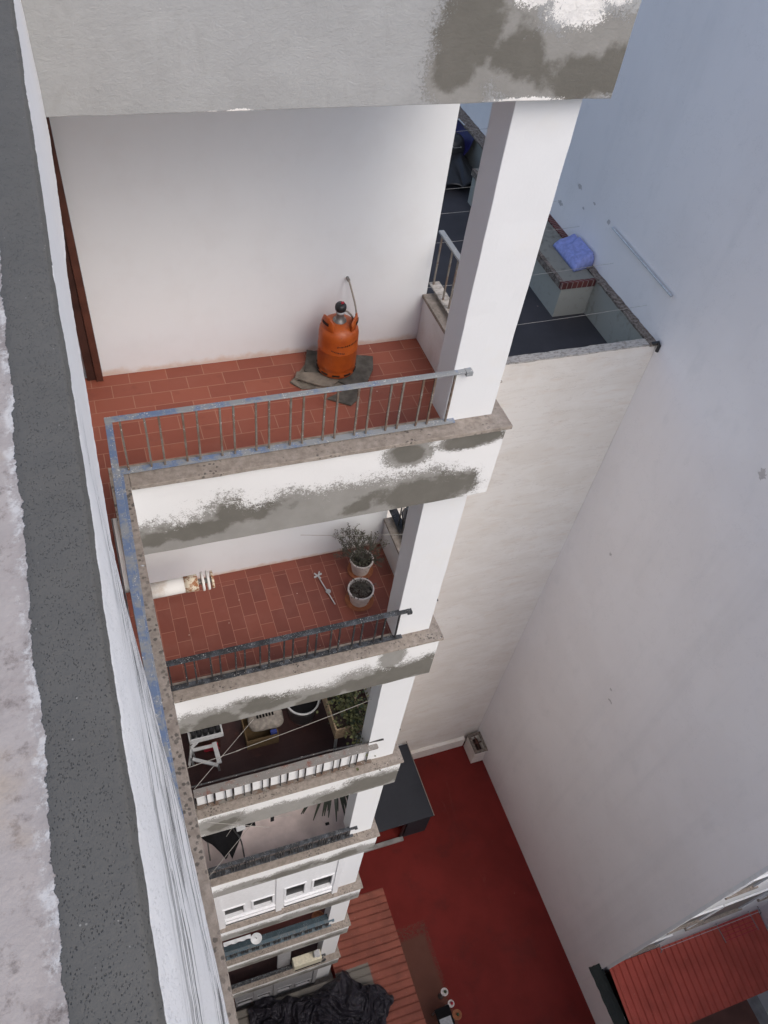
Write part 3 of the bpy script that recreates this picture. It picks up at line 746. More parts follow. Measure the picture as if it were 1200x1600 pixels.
# profiled red roof of the neighbour's shed
NR = empty('neighbour_shed', S(12, -3, ZG), 'shed with a red ribbed metal roof against the white wall', 'shed')
def rsheet(u, v):
    x = 9.76 + u * 5.0; y = -2.0 - v * 1.85
    ph = (x / .205) % 1.0; r = .05 if .12 < ph < .38 else (.05 * ph / .12 if ph <= .12 else (.05 * (.5 - ph) / .12 if ph < .5 else 0))
    return Vector((x, y, -20.085 - .21 * (y + 2.0) * -1 * 1.0 + r - 0.0))
o = obj('roof', sheet(rsheet, 24 * 25, 4), ROOF2, NR); solidify(o, .006)
obj('wall', B(9.78, 14.6, -3.7, -3.55, ZG, -20.55), WHITE, NR)
obj('flashing', sheet(lambda u, v: Vector((9.35 + .38 * u, -1.83 - 2.2 * v, -20.43 + .05 * math.sin(u * 3.14))) + noise.noise_vector(Vector((u * 5, v * 12, 0))) * .02, 10, 60), GRNBLACK, NR, label='black felt flashing')
solidify(NR.children[-1], .05)
DW = obj('dividing_wall', B(XR, XR + .06, -9, -1.985, ZG + .001, -20.50), GABLE, label='low dividing wall under the black flashing between the two patios', cat='wall')
# thin white pole fixed on the gable
obj('wall_pole', T([(XR - .06, 8.26, -4.0), (XR - .05, 7.2, -4.03), (XR - .06, 6.1, -4.05)], .022, 8), ALU, label='thin white pole lying along the lavender wall', cat='pole')

# unseen wall added behind the viewer to darken the foot of the light well
OB = empty('added_shade_wall', S(4, -10.5, ZG), 'plain pale unseen building added to shade the foot of the light well', 'building')
obj('wall', B(-8, 26, -10.6, -10.2, ZG, -9.0), WHITE, OB)
obj('parapet_cap', B(-8, 26, -10.65, -10.15, -8.999, -8.94), COPING, OB)
# ------------------------------------------------------------------ low things in the patio
HT = empty('patio_hut', S(6.0, 4.7, ZG), 'low hut with blue black felt roof against the beige wall', 'hut')
zr = ZG + 1.5
obj('roof', B(4.6, 6.93, 3.45, 5.9, zr - .06, zr, step=.12, jit=.008), HUT, HT, bevel=.01)
obj('side_wall', B(6.80, 6.88, 3.5, 5.88, ZG, zr - .061), HUT, HT)
obj('front_panel', B(6.12, 6.8, 3.50, 3.58, ZG, zr - .061), HUT, HT, label='dark front panel')
obj('rear_wall', B(4.7, 6.8, 5.80, 5.95, ZG, zr - .061), WHITE, HT)
obj('post', B(6.0, 6.06, 3.5, 3.56, ZG, zr - .061), RUBBER, HT)
obj('post', B(4.72, 4.80, 3.5, 3.58, ZG, zr - .061), RUBBER, HT)
obj('front_step', B(4.6, 6.1, 3.38, 3.52, ZG + .001, ZG + .07), CONCRETE, HT)
obj('trim', B(6.932, 6.95, 3.45, 6.15, zr - .03, zr + .004), COPING, HT)
obj('wall_base', B(6.95, 9.2, 5.86, 5.972, ZG + .001, ZG + .55, step=.3, jit=.01), BEIGE, TB, label='projecting foot of the beige wall')
CH = empty('chimney_stub', S(9.45, 5.5, ZG), 'small square beige masonry vent in the patio corner', 'vent')
bm = bmesh.new(); x0, x1, y0, y1 = 9.24, 9.68, 5.18, 5.84; zt = ZG + .85; t = .07
for a in ((x0, x1, y0, y0 + t), (x0, x1, y1 - t, y1), (x0, x0 + t, y0 + t, y1 - t), (x1 - t, x1, y0 + t, y1 - t)): box(bm, *a, ZG + .001, zt)
obj('shaft', bm, BEIGE, CH)
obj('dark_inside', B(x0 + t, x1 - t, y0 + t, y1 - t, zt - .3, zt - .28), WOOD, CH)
bm = bmesh.new(); 
for a in ((x0 - .02, x1 + .004, y0 - .02, y0 + t), (x0 - .02, x1 + .004, y1 - t, y1 + .02), (x0 - .02, x0 + t, y0 + t, y1 - t), (x1 - t, x1 + .004, y0 + t, y1 - t)): box(bm, *a, zt + .001, zt + .05)
obj('rim', bm, BROWNCAP, CH)
bm = bmesh.new(); bar(bm, (x0 + t, y0 + .33, zt - .03), (x1 - t, y0 + .36, zt - .03), .04, .03); bar(bm, (x0 + .2, y0 + t, zt - .05), (x0 + .23, y1 - t, zt - .05), .03, .03)
obj('cross_bars', bm, WOODF, CH)
# corrugated roof at the foot of the shaft, with black plastic on it
CR = empty('corrugated_shed', S(2.5, -2.5, ZG), 'low shed with red and grey corrugated roof at the foot of the balconies', 'shed')
def cor1(u, v):
    x = 4.56 - u * 1.92; y = 1.75 - v * 7.5; ph = (y / .195) % 1.0
    h = .05 * (1 - abs(2 * ph - 1) ** 5)
    return Vector((x, y, -20.30 - .05 * (x - 2.8) + h))
o = obj('roof', sheet(cor1, 6, 39 * 12), ROOF, CR); solidify(o, .012)
def cor2(u, v):
    x = 2.63 - u * 2.9; y = -.04 - v * 5.7; ph = (y / .195) % 1.0
    h = .05 * (1 - abs(2 * ph - 1) ** 5)
    return Vector((x, y, -20.28 - .05 * (x - 2.8) + h))
o = obj('roof', sheet(cor2, 6, 30 * 12), ROOF, CR, label='grey inner part of the corrugated roof'); solidify(o, .012)
obj('wall', B(4.3, 4.42, -5.6, 1.6, ZG, -20.46), WHITE, CR)
def tarp(u, v):
    x = .25 + 3.45 * u; e = min(u, 1 - u, v, 1 - v); h = min(1, e * 9)
    lim = .95 - max(0, u - .70) * 1.2 - .25 * max(0, .3 - u)
    y = -.10 + .10 * math.sin(u * 11) * (1 - v) - 1.75 * lim * v - max(0, u - .8) * 1.9
    p = Vector((x + .25 * math.sin(v * 5) * u, y, -20.17 - .05 * (x - 2.8)))
    p += noise.noise_vector(p * 2.2) * .16 + noise.noise_vector(p * 7) * .05
    q = p + noise.noise_vector(p * 1.5) * .4
    rid = lambda f, o_: (1 - min(1, 2.4 * abs(noise.noise(q * f + Vector((o_, 0, 0)))))) ** 1.6
    hump = .22 * math.exp(-((u - .62) / .22) ** 2 - ((v - .3) / .35) ** 2) + .10 * math.exp(-((u - .2) / .15) ** 2 - ((v - .5) / .4) ** 2)
    return p + Vector((0, 0, .03 + h * (hump + .13 * rid(1.9, 0) + .075 * rid(4.3, 7) + .03 * rid(9.5, 3))))
o = obj('plastic_sheet', sheet(tarp, 260, 150), TARP, label='crumpled black plastic sheeting heaped on the corrugated roof', cat='plastic sheet'); solidify(o, .006)
# odds and ends in the patio
pt = empty('patio_table', S(5.43, -1.62, ZG), 'small dark table with a grey cover at the bottom edge of the patio', 'table')
obj('table_top', B(-.24, .20, -.34, .26, .66, .70), INK, pt, local=True, bevel=.01); obj('cover', B(-.20, .14, -.335, .0, .702, .715), GPL, pt, local=True)
for a, b in ((-.2, -.3), (.16, -.3), (-.2, .22), (.16, .22)): obj('leg', B(a - .02, a + .02, b - .02, b + .02, .002, .66), GREYM, pt, local=True)
for i, (x, y, zz, r, m, lab) in enumerate([(5.63, -1.04, -21.95, .105, POT, 'white bowl on a stand, furthest of the three round pots'), (5.70, -1.36, -21.95, .095, POT, 'white bowl with red rim right beside the dark patio table'), (5.76, -1.66, -21.95, .135, TERRACOTTA, 'brown clay bowl at the bottom edge of the patio')]):
    q = empty('bowl_planter', S(x, y, ZG), lab, 'planter', 'round pots by the patio table')
    obj('bowl', lathe([(0, .60), (r * .5, .60), (r, .68), (r * 1.02, .69), (r * .9, .69), (r * .5, .64), (0, .635)], 20), m, q, local=True, smooth=True)
    obj('stand', lathe([(0, 0.002), (.08, .002), (.03, .05), (.02, .3), (.03, .595), (0, .597)], 12), GREYM, q, local=True, smooth=True)
    obj('plant', lathe([(0, .66), (.03, .68), (.045, .71), (.02, .735), (0, .74)], 7, c=(.02, 0, 0)), (LEAFD, REDP, LEAFD)[i], q, local=True)

# ------------------------------------------------------------------ things on the first balcony
Z0 = -.45
mb = empty('floor_mat', S(1.75, 1.25, Z0), 'folded grey brown mat spread under the orange gas bottle', 'mat')
def matpoly(pts, z, t, m, name, lab=None):
    bm = bmesh.new(); vs = [bm.verts.new((x, y, z)) for x, y in pts]; f = bm.faces.new(vs)
    bmesh.ops.subdivide_edges(bm, edges=bm.edges[:], cuts=3); bmesh.ops.triangulate(bm, faces=bm.faces[:])
    r = bmesh.ops.extrude_face_region(bm, geom=bm.faces[:])
    for v in r['geom']:
        if isinstance(v, bmesh.types.BMVert): v.co.z += t
    for v in bm.verts:
        v.co += noise.noise_vector(v.co * 9) * .006 * (1 if v.co.z > z + .001 else .0) + Vector((0, 0, .0))
    return obj(name, bm, m, mb, label=lab)
matpoly([(1.33, 1.22), (1.40, 1.13), (1.62, 1.10), (1.80, 1.10), (1.85, 1.30), (1.62, 1.50), (1.55, 1.46)], Z0 + .004, .012, CLOTH, 'lower_layer')
matpoly([(1.56, 1.56), (1.47, 1.32), (1.62, 1.18), (1.9, 1.25), (1.72, 1.5)], Z0 + .018, .012, CLOTH2, 'upper_layer')
matpoly([(1.86, 1.45), (2.07, 1.38), (2.02, 1.23), (1.93, 1.10), (1.80, 1.05), (1.68, 1.16), (1.72, 1.32)], Z0 + .019, .014, CLOTH2, 'right_layer', 'dark right hand flap')
matpoly([(1.56, .98), (1.72, .87), (1.80, .93), (1.83, 1.04), (1.72, 1.05)], Z0 + .005, .012, CLOTH2, 'front_layer', 'dark front flap')
matpoly([(1.37, 1.23), (1.40, 1.30), (1.60, 1.24), (1.70, 1.14), (1.62, 1.08), (1.56, 1.09)], Z0 + .033, .014, CLOTH, 'folded_edge')

gc = empty('gas_bottle', S(1.722, 1.285, Z0 + .048), 'orange butane gas bottle standing on a mat by the white wall', 'gas bottle')
prof_b = [(0, .0), (.140, .0), (.150, .012), (.154, .03), (.148, .05), (.148, .066), (.1535, .075), (.1545, .1), (.1545, .232), (.1575, .238), (.1575, .246), (.1545, .252), (.1545, .36), (.150, .395), (.136, .425), (.110, .447), (.075, .460), (.04, .466), (0, .468)]
obj('body', lathe(prof_b, 56), GAS, gc, local=True, smooth=True)
# foot ring slots as dark strips, painted for the shade inside them
for k in range(10):
    a = math.radians(-90 + k * 36 + 18); bm = bmesh.new()
    for s_ in (-1, 1):
        pass
    pts = [Vector((.1555 * math.cos(a + t), .1555 * math.sin(a + t), .038)) for t in (-.19, -.1, 0, .1, .19)]
    for p, q in zip(pts, pts[1:]): bar(bm, p, q, .006, .013)
    obj('foot_slot_shade', bm, HOLESHADE, gc, local=True)
def handle(a0):
    def f(u, v):
        a = a0 + (u - .5) * 1.15; r = .126 + .012 * math.sin(v * 3.1) - .004
        top = .545 - .045 * abs(2 * u - 1) ** 3
        zlo = .415
        return Vector((r * math.cos(a), r * math.sin(a), zlo + (top - zlo) * v))
    return sheet(f, 16, 8)
for a0 in (math.radians(200), math.radians(-32)):
    o = obj('handle', handle(a0), GAS, gc, local=True, smooth=True); s = solidify(o, .010)
    for rr in (.1405, .1275):
        g = bmesh.new(); pts = [Vector((rr * math.cos(a0 + t), rr * math.sin(a0 + t), .492)) for t in (-.26, -.13, .0, .13, .26)]
        for p, q in zip(pts, pts[1:]): bar(g, p, q, .003, .024)
        obj('grip_hole_shade', g, HOLESHADE, gc, local=True)  # dark patch painted for the shade of the hand opening
obj('valve', lathe([(.055, .455), (.05, .475), (.034, .482), (.030, .50), (.030, .53), (.034, .535), (0, .536)], 24), GREYM, gc, local=True, smooth=True)
obj('regulator', lathe([(0, .534), (.030, .535), (.033, .555), (.041, .562), (.044, .58), (.042, .60), (.034, .612), (0, .616)], 24), RUBBER, gc, local=True, smooth=True)
obj('regulator_collar', lathe([(.029, .533), (.0345, .534), (.0345, .552), (.029, .554)], 24), WPL, gc, local=True, smooth=True)
obj('regulator_tap', B(.0, .024, -.008, .008, .614, .628), REDP, gc, local=True, bevel=.003)
# worn stencil marks on the shell (illegible in the photo)
bm = bmesh.new(); rnd = random.Random(3)
def mark(a, z, w, h):
    bar(bm, Vector((.1556 * math.cos(a), .1556 * math.sin(a), z)), Vector((.1556 * math.cos(a + w / .155), .1556 * math.sin(a + w / .155), z - .001)), .0024, h)
a = math.radians(-127)
for i in range(9):
    w = rnd.uniform(.006, .012); mark(a, .232 - i * .0025 + .05, w * .8, rnd.uniform(.006, .013)); a += w / .155 + .02
a = math.radians(-110)
for i in range(12):
    w = rnd.uniform(.006, .012); mark(a, .325 + i * .0015, w * .8, rnd.uniform(.007, .016)); a += w / .155 + .035
obj('stencil_marks', bm, WOOD, gc, local=True)
# hose from the wall outlet to the regulator
outlet = S(1.862, 1.572, .225)
hp = [outlet + Vector((0, -.012, 0)), outlet + Vector((.0, -.05, .0)), S(1.875, 1.50, .17), S(1.90, 1.43, .05), S(1.90, 1.38, -.06), S(1.885, 1.34, -.09), S(1.85, 1.30, .01), S(1.82, 1.29, .085), S(1.78, 1.285, .135), S(1.755, 1.283, .145)]
def smoothpts(P, it=3):
    for _ in range(it):
        Q = [P[0]]
        for a_, b_ in zip(P, P[1:]): Q += [a_.lerp(b_, .25), a_.lerp(b_, .75)]
        Q.append(P[-1]); P = Q
    return P
hs = empty('gas_hose', outlet, 'grey gas hose hanging from the white wall to the orange bottle', 'hose')
obj('hose', T(smoothpts(hp), .0075, 8), HOSE, hs, shear=False, smooth=True)
obj('wall_outlet', T([outlet + Vector((0, .012, 0)), outlet + Vector((0, -.03, 0))], .013, 10), GREYM, hs, shear=False)

# ------------------------------------------------------------------ second balcony: vent pipe, pots, toy
Z1 = -3.35
vp = empty('vent_pipe', S(-.02, .9, -2.47), 'white enamelled flue pipe with rusty collar sticking out above the second balcony floor', 'flue pipe')
ya, za = 1.0, -2.58
obj('pipe', T([(-.06, ya, za), (.30, ya, za)], .075, 32), PVC, vp, smooth=True)
obj('collar', T([(.295, ya, za), (.42, ya, za)], .079, 32), RUST, vp, smooth=True)
obj('core', T([(.41, ya, za), (.57, ya, za)], .026, 12), GREYM, vp)
for k, (x, r, m) in enumerate([(.455, .094, PVC), (.505, .092, PVC), (.545, .085, RUST)]):
    bm = bmesh.new(); tube(bm, [(x, ya, za), (x + .010, ya, za), (x + .022, ya, za)], r, 28)
    o = obj('cowl_disc', bm, m, vp, bevel=.004)
def bush(bm, base, nb, L, rad, spread, depth=3, seed=1, zdir=1.0):
    rnd = random.Random(seed); tips = []
    def grow(p, d, l, r, dep):
        q = p + d * l; tube(bm, [p, (p + q) / 2 + Vector((rnd.uniform(-1, 1), rnd.uniform(-1, 1), rnd.uniform(-1, 1))) * l * .08, q], r, 5, caps=False, r2=r * .7)
        if dep < 2: tips.append(q); tips.append((p + q) / 2)
        if dep > 0:
            for _ in range(rnd.choice((2, 3))):
                a = Vector((rnd.uniform(-1, 1), rnd.uniform(-1, 1), rnd.uniform(-.2, 1))) * .75
                grow(q, (d + a).normalized(), l * rnd.uniform(.6, .85), r * .65, dep - 1)
    for _ in range(nb):
        d = Vector((rnd.uniform(-spread, spread), rnd.uniform(-spread, spread), zdir)).normalized()
        grow(Vector(base) + Vector((rnd.uniform(-.05, .05), rnd.uniform(-.05, .05), 0)), d, L * rnd.uniform(.7, 1.1), rad, depth)
    return tips
def leaves(bm, c, R, n, size, seed=1, flat=.6):
    rnd = random.Random(seed); c = Vector(c)
    for _ in range(n):
        p = c + Vector((rnd.gauss(0, 1) * R[0], rnd.gauss(0, 1) * R[1], rnd.gauss(0, 1) * R[2])) * .5
        u = Vector((rnd.uniform(-1, 1), rnd.uniform(-1, 1), rnd.uniform(-.5, .5))).normalized(); w = u.cross(Vector((rnd.uniform(-1, 1), rnd.uniform(-1, 1), 1)).normalized()).normalized(); s = size * rnd.uniform(.6, 1.3)
        bm.faces.new([bm.verts.new(p + u * s), bm.verts.new(p + w * s * flat), bm.verts.new(p - u * s), bm.verts.new(p - w * s * flat)])
def potted(x, y, r, h, lab, seed, big):
    e = empty('potted_shrub', S(x, y, Z1), lab, 'potted plant', 'white plant pots in the corner of the second balcony')
    obj('pot', lathe([(0, .012), (r * .74, .012), (r * .97, h - .03), (r * 1.04, h - .03), (r * 1.04, h), (r * .93, h), (r * .90, h - .05), (0, h - .052)], 32), POT, e, local=True, smooth=False)
    obj('saucer', lathe([(0, .001), (r * .95, .001), (r * 1.15, .02), (r * 1.10, .022), (r * .9, .008), (0, .008)], 28), TERRACOTTA, e, local=True)
    obj('soil', lathe([(r * .92, h - .045), (r * .5, h - .03), (0, h - .02)], 20), SOIL, e, local=True)
    bm = bmesh.new()
    tips = []
    if big: tips = bush(bm, (0, 0, h - .04), 16, .17, .007, 1.0, 3, seed)
    else: bush(bm, (0, 0, h - .04), 5, .06, .004, .9, 2, seed); bush(bm, (0.0, 0, h - .04), 1, .18, .006, .05, 1, seed + 5)
    obj('branches', bm, TWIG, e, local=True)
    bm = bmesh.new()
    for tp in tips: leaves(bm, tp, (.018, .018, .018), 3, .008, int(tp.x * 9999))
    leaves(bm, (0, 0, h + .01), (r * .9, r * .9, .05), 320, .012, seed + 2)
    obj('leaves', bm, TWIG if not big else LEAFG, e, local=True)
potted(2.19, 1.27, .125, .22, 'bare twiggy shrub in a white pot, the one nearer the back wall', 11, True)
potted(2.06, .90, .135, .22, 'white plant pot with low withered plant, nearer the railing', 23, False)
tw = empty('garden_stake', S(1.745, 1.13, Z1), 'thin white forked stick with a small disc lying on the second balcony tiles', 'stick')
bm = bmesh.new(); a_ = S(1.715, 1.30, Z1 + .02); b_ = S(1.79, .90, Z1 + .02); bar(bm, a_, b_, .010, .010)
obj('shaft', bm, WPL, tw, shear=False)
bm = bmesh.new(); bar(bm, a_ + Vector((-.045, -.02, .008)), a_ + Vector((.045, .01, .008)), .016, .014); bar(bm, a_ + Vector((-.03, .03, .01)), a_ + Vector((.02, -.05, .01)), .013, .012)
bar(bm, a_ + Vector((.03, .04, .01)), a_ + Vector((-.005, -.02, .01)), .012, .012)
obj('fork', bm, WPL, tw, shear=False)
obj('disc', lathe([(0, 0), (.028, 0), (.028, .006), (0, .006)], 14, c=S(1.765, 1.07, Z1 + .026) ), GPL, tw, shear=False)
cord((.35, .04, -3.6 + .0), (.52, .28, -3.45), .0, label='thin slanting line behind the black railing of the second balcony', r=.0018)
cord((1.5, 1.3, -2.55), (2.55, .9, -2.35), .01, label='clothes line over the twiggy shrub on the second balcony', r=.003)
# dark planter hooked outside the side railing
hp_ = empty('hanging_pot', S(2.74, 1.35, H[1] + .05), 'dark round pot hooked outside the side railing of the second balcony', 'hanging pot')
obj('pot', lathe([(0, 0), (.09, 0), (.12, .2), (.125, .21), (.11, .21), (.10, .18), (0, .18)], 20), RUBBER, hp_, local=True, smooth=True)
obj('hook', T([(-.11, 0, .2), (-.13, 0, .42), (-.10, 0, .44)], .005), GREYM, hp_, local=True)

# ------------------------------------------------------------------ third balcony
Z2 = H[2] - .45
cr = empty('bottle_crate', S(.32, 1.22, Z2), 'white tray of black bottles raised on blocks under the third balcony ceiling', 'crate')
bm = bmesh.new()
for a in ((.08, .50, .90, .92), (.08, .50, 1.30, 1.32), (.08, .10, .92, 1.30), (.48, .50, .92, 1.30)): box(bm, *a, Z2 + .55, Z2 + .62)
box(bm, .08, .50, .90, 1.32, Z2 + .53, Z2 + .55)
obj('tray', bm, WPL, cr)
for i in range(5):
    for j in range(3):
        obj('bottle', lathe([(0, 0), (.034, 0), (.034, .12), (.014, .15), (.014, .17), (0, .171)], 12, c=(.14 + i * .075, .985 + j * .10, Z2 + .552)), RUBBER, cr, smooth=True)
obj('block', B(.12, .46, 1.0, 1.28, Z2 + .002, Z2 + .528), WOOD, cr)
st = empty('folding_stool', S(.25, .85, Z2), 'white folding stool frame standing below the tray of bottles', 'stool')
bm = bmesh.new(); zz = Z2 + .40
bar(bm, S(.31, 1.02, zz + .10), S(.09, .90, zz + .02), .035, .02); bar(bm, S(.09, .90, zz), S(.03, .78, zz - .2), .03, .02)
bar(bm, S(.10, .875, zz), S(.37, .87, zz), .04, .02); obj('frame_bar', bm, WPL, st, shear=False)
bm = bmesh.new(); bar(bm, S(.375, .90, zz + .01), S(.385, .62, zz + .01), .055, .03); obj('frame_post', bm, WPL, st, shear=False)
bm = bmesh.new(); bar(bm, S(.08, .77, zz - .02), S(.36, .61, zz - .02), .04, .025); obj('front_bar', bm, WPL, st, shear=False)
for p in ((.06, .80), (.36, .65), (.36, .88), (.09, .90)):
    bm = bmesh.new(); bar(bm, S(p[0], p[1], zz - .02), S(p[0] + .02, p[1] + .05, Z2 + .004), .025, .025); obj('leg', bm, GPL, st, shear=False)
obj('red_bag', B(.24, .44, .98, 1.12, Z2 + .002, Z2 + .16, step=.04, jit=.03), REDP, bevel=.01, label='small red bag on the floor under the bottle tray', cat='bag')
def openbox(x0, x1, y0, y1, z0, z1, t=.012):
    bm = bmesh.new()
    for a in ((x0, x1, y0, y0 + t), (x0, x1, y1 - t, y1), (x0, x0 + t, y0 + t, y1 - t), (x1 - t, x1, y0 + t, y1 - t)): box(bm, *a, z0, z1)
    box(bm, x0 + t, x1 - t, y0 + t, y1 - t, z0, z0 + t); return bm
obj('cardboard_box', openbox(.78, 1.20, .86, 1.20, Z2 + .002, Z2 + .26), CARD, label='open brown cardboard box on the dark red floor of the third balcony', cat='box')
obj('blue_packet', B(1.10, 1.18, .885, .93, Z2 + .14, Z2 + .29), BLUEP, label='small blue packet inside the brown cardboard box', cat='packet')
sk = empty('printed_sack', S(1.08, 1.24, Z2), 'pale sack with black print lying on the cardboard box', 'sack')
def sackf(u, v):
    a = 2 * math.pi * u; b = math.pi * (v - .5); c = math.copysign(abs(math.cos(b)) ** .6, math.cos(b))
    p = Vector((1.07 + .235 * math.copysign(abs(math.cos(a)) ** .6, math.cos(a)) * c, 1.07 + .14 * math.copysign(abs(math.sin(a)) ** .6, math.sin(a)) * c, Z2 + .33 + .09 * math.sin(b)))
    return p + noise.noise_vector(p * 8) * .02
o = obj('sack_body', sheet(sackf, 40, 20), SACK, sk, smooth=True)
bm = bmesh.new(); rnd = random.Random(5)
for i in range(6): box(bm, .96 + i * .04, .985 + i * .04, 1.07, 1.12 + rnd.uniform(0, .02), Z2 + .415, Z2 + .423)
obj('print', bm, INK, sk)
tb = empty('round_tub', S(1.60, 1.18, Z2), 'grey round tub with white rim holding dark water on the third balcony', 'tub')
obj('tub_wall', lathe([(0, .0), (.17, .0), (.215, .40), (.225, .40), (.225, .415), (.205, .415), (.20, .38), (0, .37)], 36), GPL, tb, local=True, smooth=True)
obj('rim', lathe([(.203, .416), (.228, .416), (.230, .425), (.226, .431), (.206, .431), (.203, .42)], 36), WPL, tb, local=True, smooth=True)
obj('contents', lathe([(.203, .385), (.1, .40), (0, .395)], 20), INK, tb, local=True)
pl = empty('planter_trough', S(2.05, .85, Z2), 'wooden trough on legs with yellow green leafy plants in the third balcony corner', 'planter')
obj('trough', openbox(1.84, 2.22, .52, 1.30, Z2 + .45, Z2 + .70, .02), TROUGH, pl)
obj('soil', B(1.862, 2.198, .542, 1.278, Z2 + .60, Z2 + .64), SOIL, pl)
for a, b in ((1.86, .54), (2.18, .54), (1.86, 1.26), (2.18, 1.26)): obj('leg', B(a, a + .03, b, b + .03, Z2 + .002, Z2 + .449), GPL, pl)
bm = bmesh.new(); leaves(bm, (2.08, .86, Z2 + .78), (.22, .62, .16), 900, .022, 4, .8); obj('leaves', bm, LEAF, pl)
bm = bmesh.new(); leaves(bm, (2.12, .98, Z2 + .74), (.22, .62, .16), 500, .022, 9, .8); obj('leaves', bm, LEAFD, pl, label='darker leaves')
bm = bmesh.new(); bar(bm, S(2.28, 1.10, Z2 + .95), S(2.05, .42, Z2 + .5), .02, .015); o = obj('wooden_cane', bm, TROUGH, shear=False, label='thin wooden cane leaning across the leafy trough', cat='cane')
cord((2.13, .30, -4.55), (.55, .30, -5.0), .02, label='pale clothes line crossing the tub and trough of the third balcony', r=.0035)
cord((.60, .30, -5.0), (.0, 0.0, -4.40), .0, label='clothes line from the left coping to the third balcony line', r=.0035)
cord((.864, .8, -5.376), (.03, -.0, -5.0), .0, label='slanting cord crossing the white stool of the third balcony', r=.0035)
cord((.02, .0, -4.38), (.10, .5, -4.7), .0, label='short cord hooked at the left edge of the third balcony', r=.004)
cord((.1, -.05, -6.0), (.85, -.02, -6.9), .0, label='thin cord hanging in front of the third balcony edge, left one', r=.003, group='cords hanging before the third balcony edge')
cord((.55, -.05, -5.9), (.30, -.03, -6.75), .0, label='thin cord hanging in front of the third balcony edge, middle one', r=.003, group='cords hanging before the third balcony edge')

# ------------------------------------------------------------------ fourth balcony
Z3 = H[3] - .45
def blackcloth(u, v):
    x = .02 + .78 * u; y = .96 - .05 * u
    dep = .62 * max(.12, 1 - abs(u - .34) * 1.9) + (.14 if u > .45 else 0)
    p = Vector((x, y - dep * v, Z3 + .5 - .1 * v + .05 * math.sin(u * 9)))
    return p + noise.noise_vector(p * 5) * .03
bl = empty('folding_chair', S(.4, .7, Z3), 'dark folding chair draped with black cloth on the fourth balcony', 'chair')
o = obj('cloth', sheet(blackcloth, 30, 10), INK, bl, smooth=True); solidify(o, .012)
obj('frame', T(smoothpts([Vector(p) for p in ((.44, .80, Z3 + .45), (.50, .66, Z3 + .46), (.56, .56, Z3 + .40), (.56, .36, Z3 + .2), (.56, .32, Z3 + .004))], 2), .012), BLACKBAR, bl)
obj('frame', T([(.08, .75, Z3 + .45), (.06, .5, Z3 + .004)], .012), GREYM, bl)
obj('seat_pad', B(.52, .66, .66, .78, Z3 + .44, Z3 + .49), WPL, bl, bevel=.01)
pm = empty('potted_palm', S(2.2, 1.1, Z3), 'dark palm with drooping blades in the fourth balcony corner', 'palm')
bm = bmesh.new(); rnd = random.Random(12)
for i in range(26):
    a = math.radians(rnd.uniform(185, 345)); l = rnd.uniform(.45, .72); base = Vector((2.12, 1.02, Z3 + .75)); d = Vector((math.cos(a), math.sin(a), 0)); sdw = d.cross(Vector((0, 0, 1)))
    prev = None
    for k in range(7):
        t = k / 6; p = base + d * l * t + Vector((0, 0, .12 * math.sin(t * 2.4) - .42 * t * t)); w = .026 * math.sin(.3 + 2.6 * t)
        cur = (bm.verts.new(p + sdw * w), bm.verts.new(p - sdw * w))
        if prev: bm.faces.new((prev[0], cur[0], cur[1], prev[1]))
        prev = cur
o = obj('fronds', bm, PALML, pm); solidify(o, .002)
obj('trunk', T([(2.12, 1.12, Z3 + .25), (2.13, 1.12, Z3 + .76)], .03), TWIG, pm)
obj('pot', lathe([(0, 0), (.12, 0), (.15, .28), (0, .25)], 20, c=(2.12, 1.12, Z3 + .002)), TERRACOTTA, pm)
cord((.0, .0, -8.30), (.73, .5, -8.15), .0, label='clothes line rising from the left coping across the fourth balcony', r=.0035)
cord((.388, .3, -7.32), (1.267, .3, -7.66), .0, label='pale clothes line with small black cloth on the fourth balcony', r=.0035)
obj('hanging_sock', B(.95, 1.0, .295, .305, -7.68, -7.46), INK, label='pair of small black socks pegged on the fourth balcony line', cat='socks')
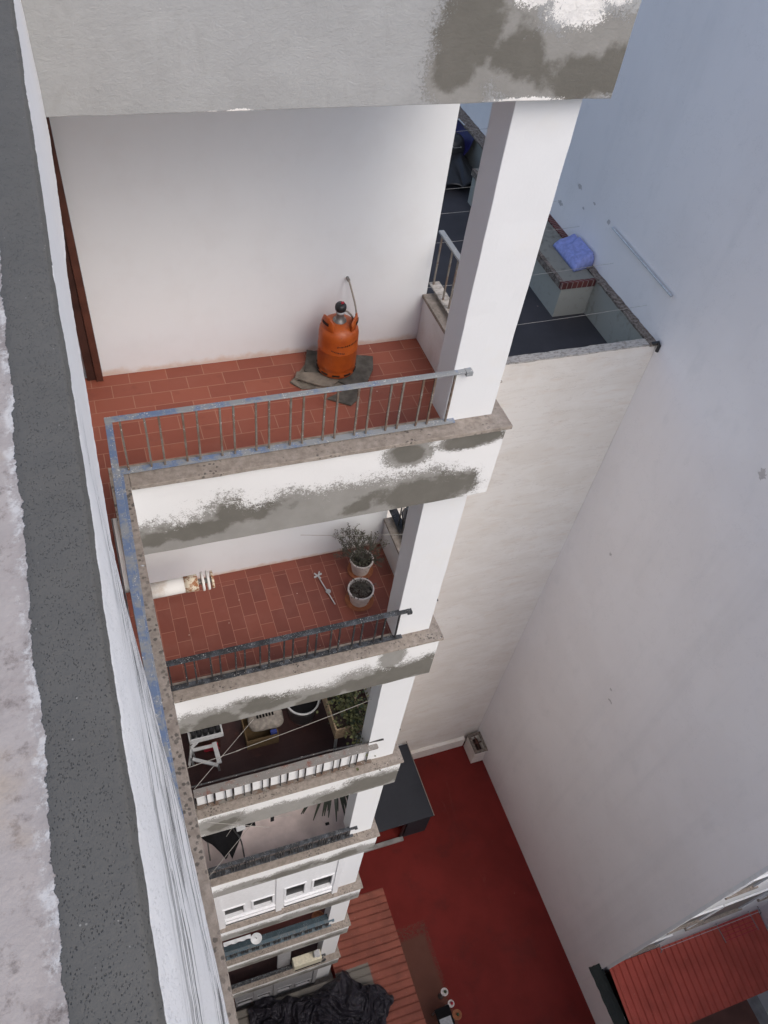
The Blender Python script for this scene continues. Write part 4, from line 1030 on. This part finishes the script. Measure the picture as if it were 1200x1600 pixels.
obj('black_scrap', B(1.86, 1.92, .42, .46, Z3 + .3, Z3 + .32), INK, label='small black scrap near the palm on the fourth balcony', cat='scrap')
obj('white_cable', T(smoothpts([Vector(p) for p in ((-.03, -.62, .02), (-.005, -.60, -.02), (-.015, -.68, -.1))], 2), .004, 6), WPL, label='short white cable end on the left coping', cat='cable')

# ------------------------------------------------------------------ lower storeys
ds = empty('satellite_dish', S(.60, -.03, -12.75), 'small white satellite dish under the window wall ledge', 'satellite dish')
bm = lathe([(0, 0.0), (.06, .008), (.10, .035), (.105, .045), (.10, .045), (.06, .02), (0, .012)], 24); bmesh.ops.rotate(bm, verts=bm.verts, matrix=Matrix.Rotation(math.radians(35), 3, 'X'))
obj('dish', bm, WPL, ds, local=True, smooth=True); obj('arm', T([(0, -.01, .02), (0, -.05, .16)], .008), RUBBER, ds, local=True)
def scal(u, v):
    x = .01 + .50 * u; return Vector((x, .0 - .05 * v, -12.49 - .07 * v * (1 + .4 * math.sin(u * 20))))
o = obj('scalloped_awning', sheet(scal, 40, 4), WPL, label='pale scalloped awning edge left of the satellite dish', cat='awning'); solidify(o, .006)
obj('clay_basin', lathe([(0, 0), (.11, 0), (.14, .06), (.12, .06), (.1, .02), (0, .02)], 24, c=(2.02, .42, H[5] - .448)), TERRACOTTA, smooth=True, label='reddish round basin at the right end of the maroon floor', cat='basin')
ac = empty('air_conditioner', S(1.8, .1, H[6] + .5), 'cream box air conditioner in front of the seventh balcony opening', 'air conditioner')
obj('case', B(1.43, 2.09, -.02, .18, H[6] + .30, H[6] + .80), CREAM, ac, bevel=.01)
obj('grille', B(1.45, 2.07, -.028, -.021, H[6] + .33, H[6] + .42), INK, ac)
obj('bracket', T([(1.45, .0, H[6] + .28), (2.16, .0, H[6] + .28)], .02), RUBBER, ac)
obj('pipe_stub', T([(2.16, .0, H[6] + .28), (2.17, -.02, H[6] + .50)], .028), RUBBER, ac)
obj('plastic_bag', B(1.92, 2.05, .02, .12, H[6] + .81, H[6] + 1.0, step=.03, jit=.04), WPL, label='crumpled white bag on the cream air conditioner', cat='bag')
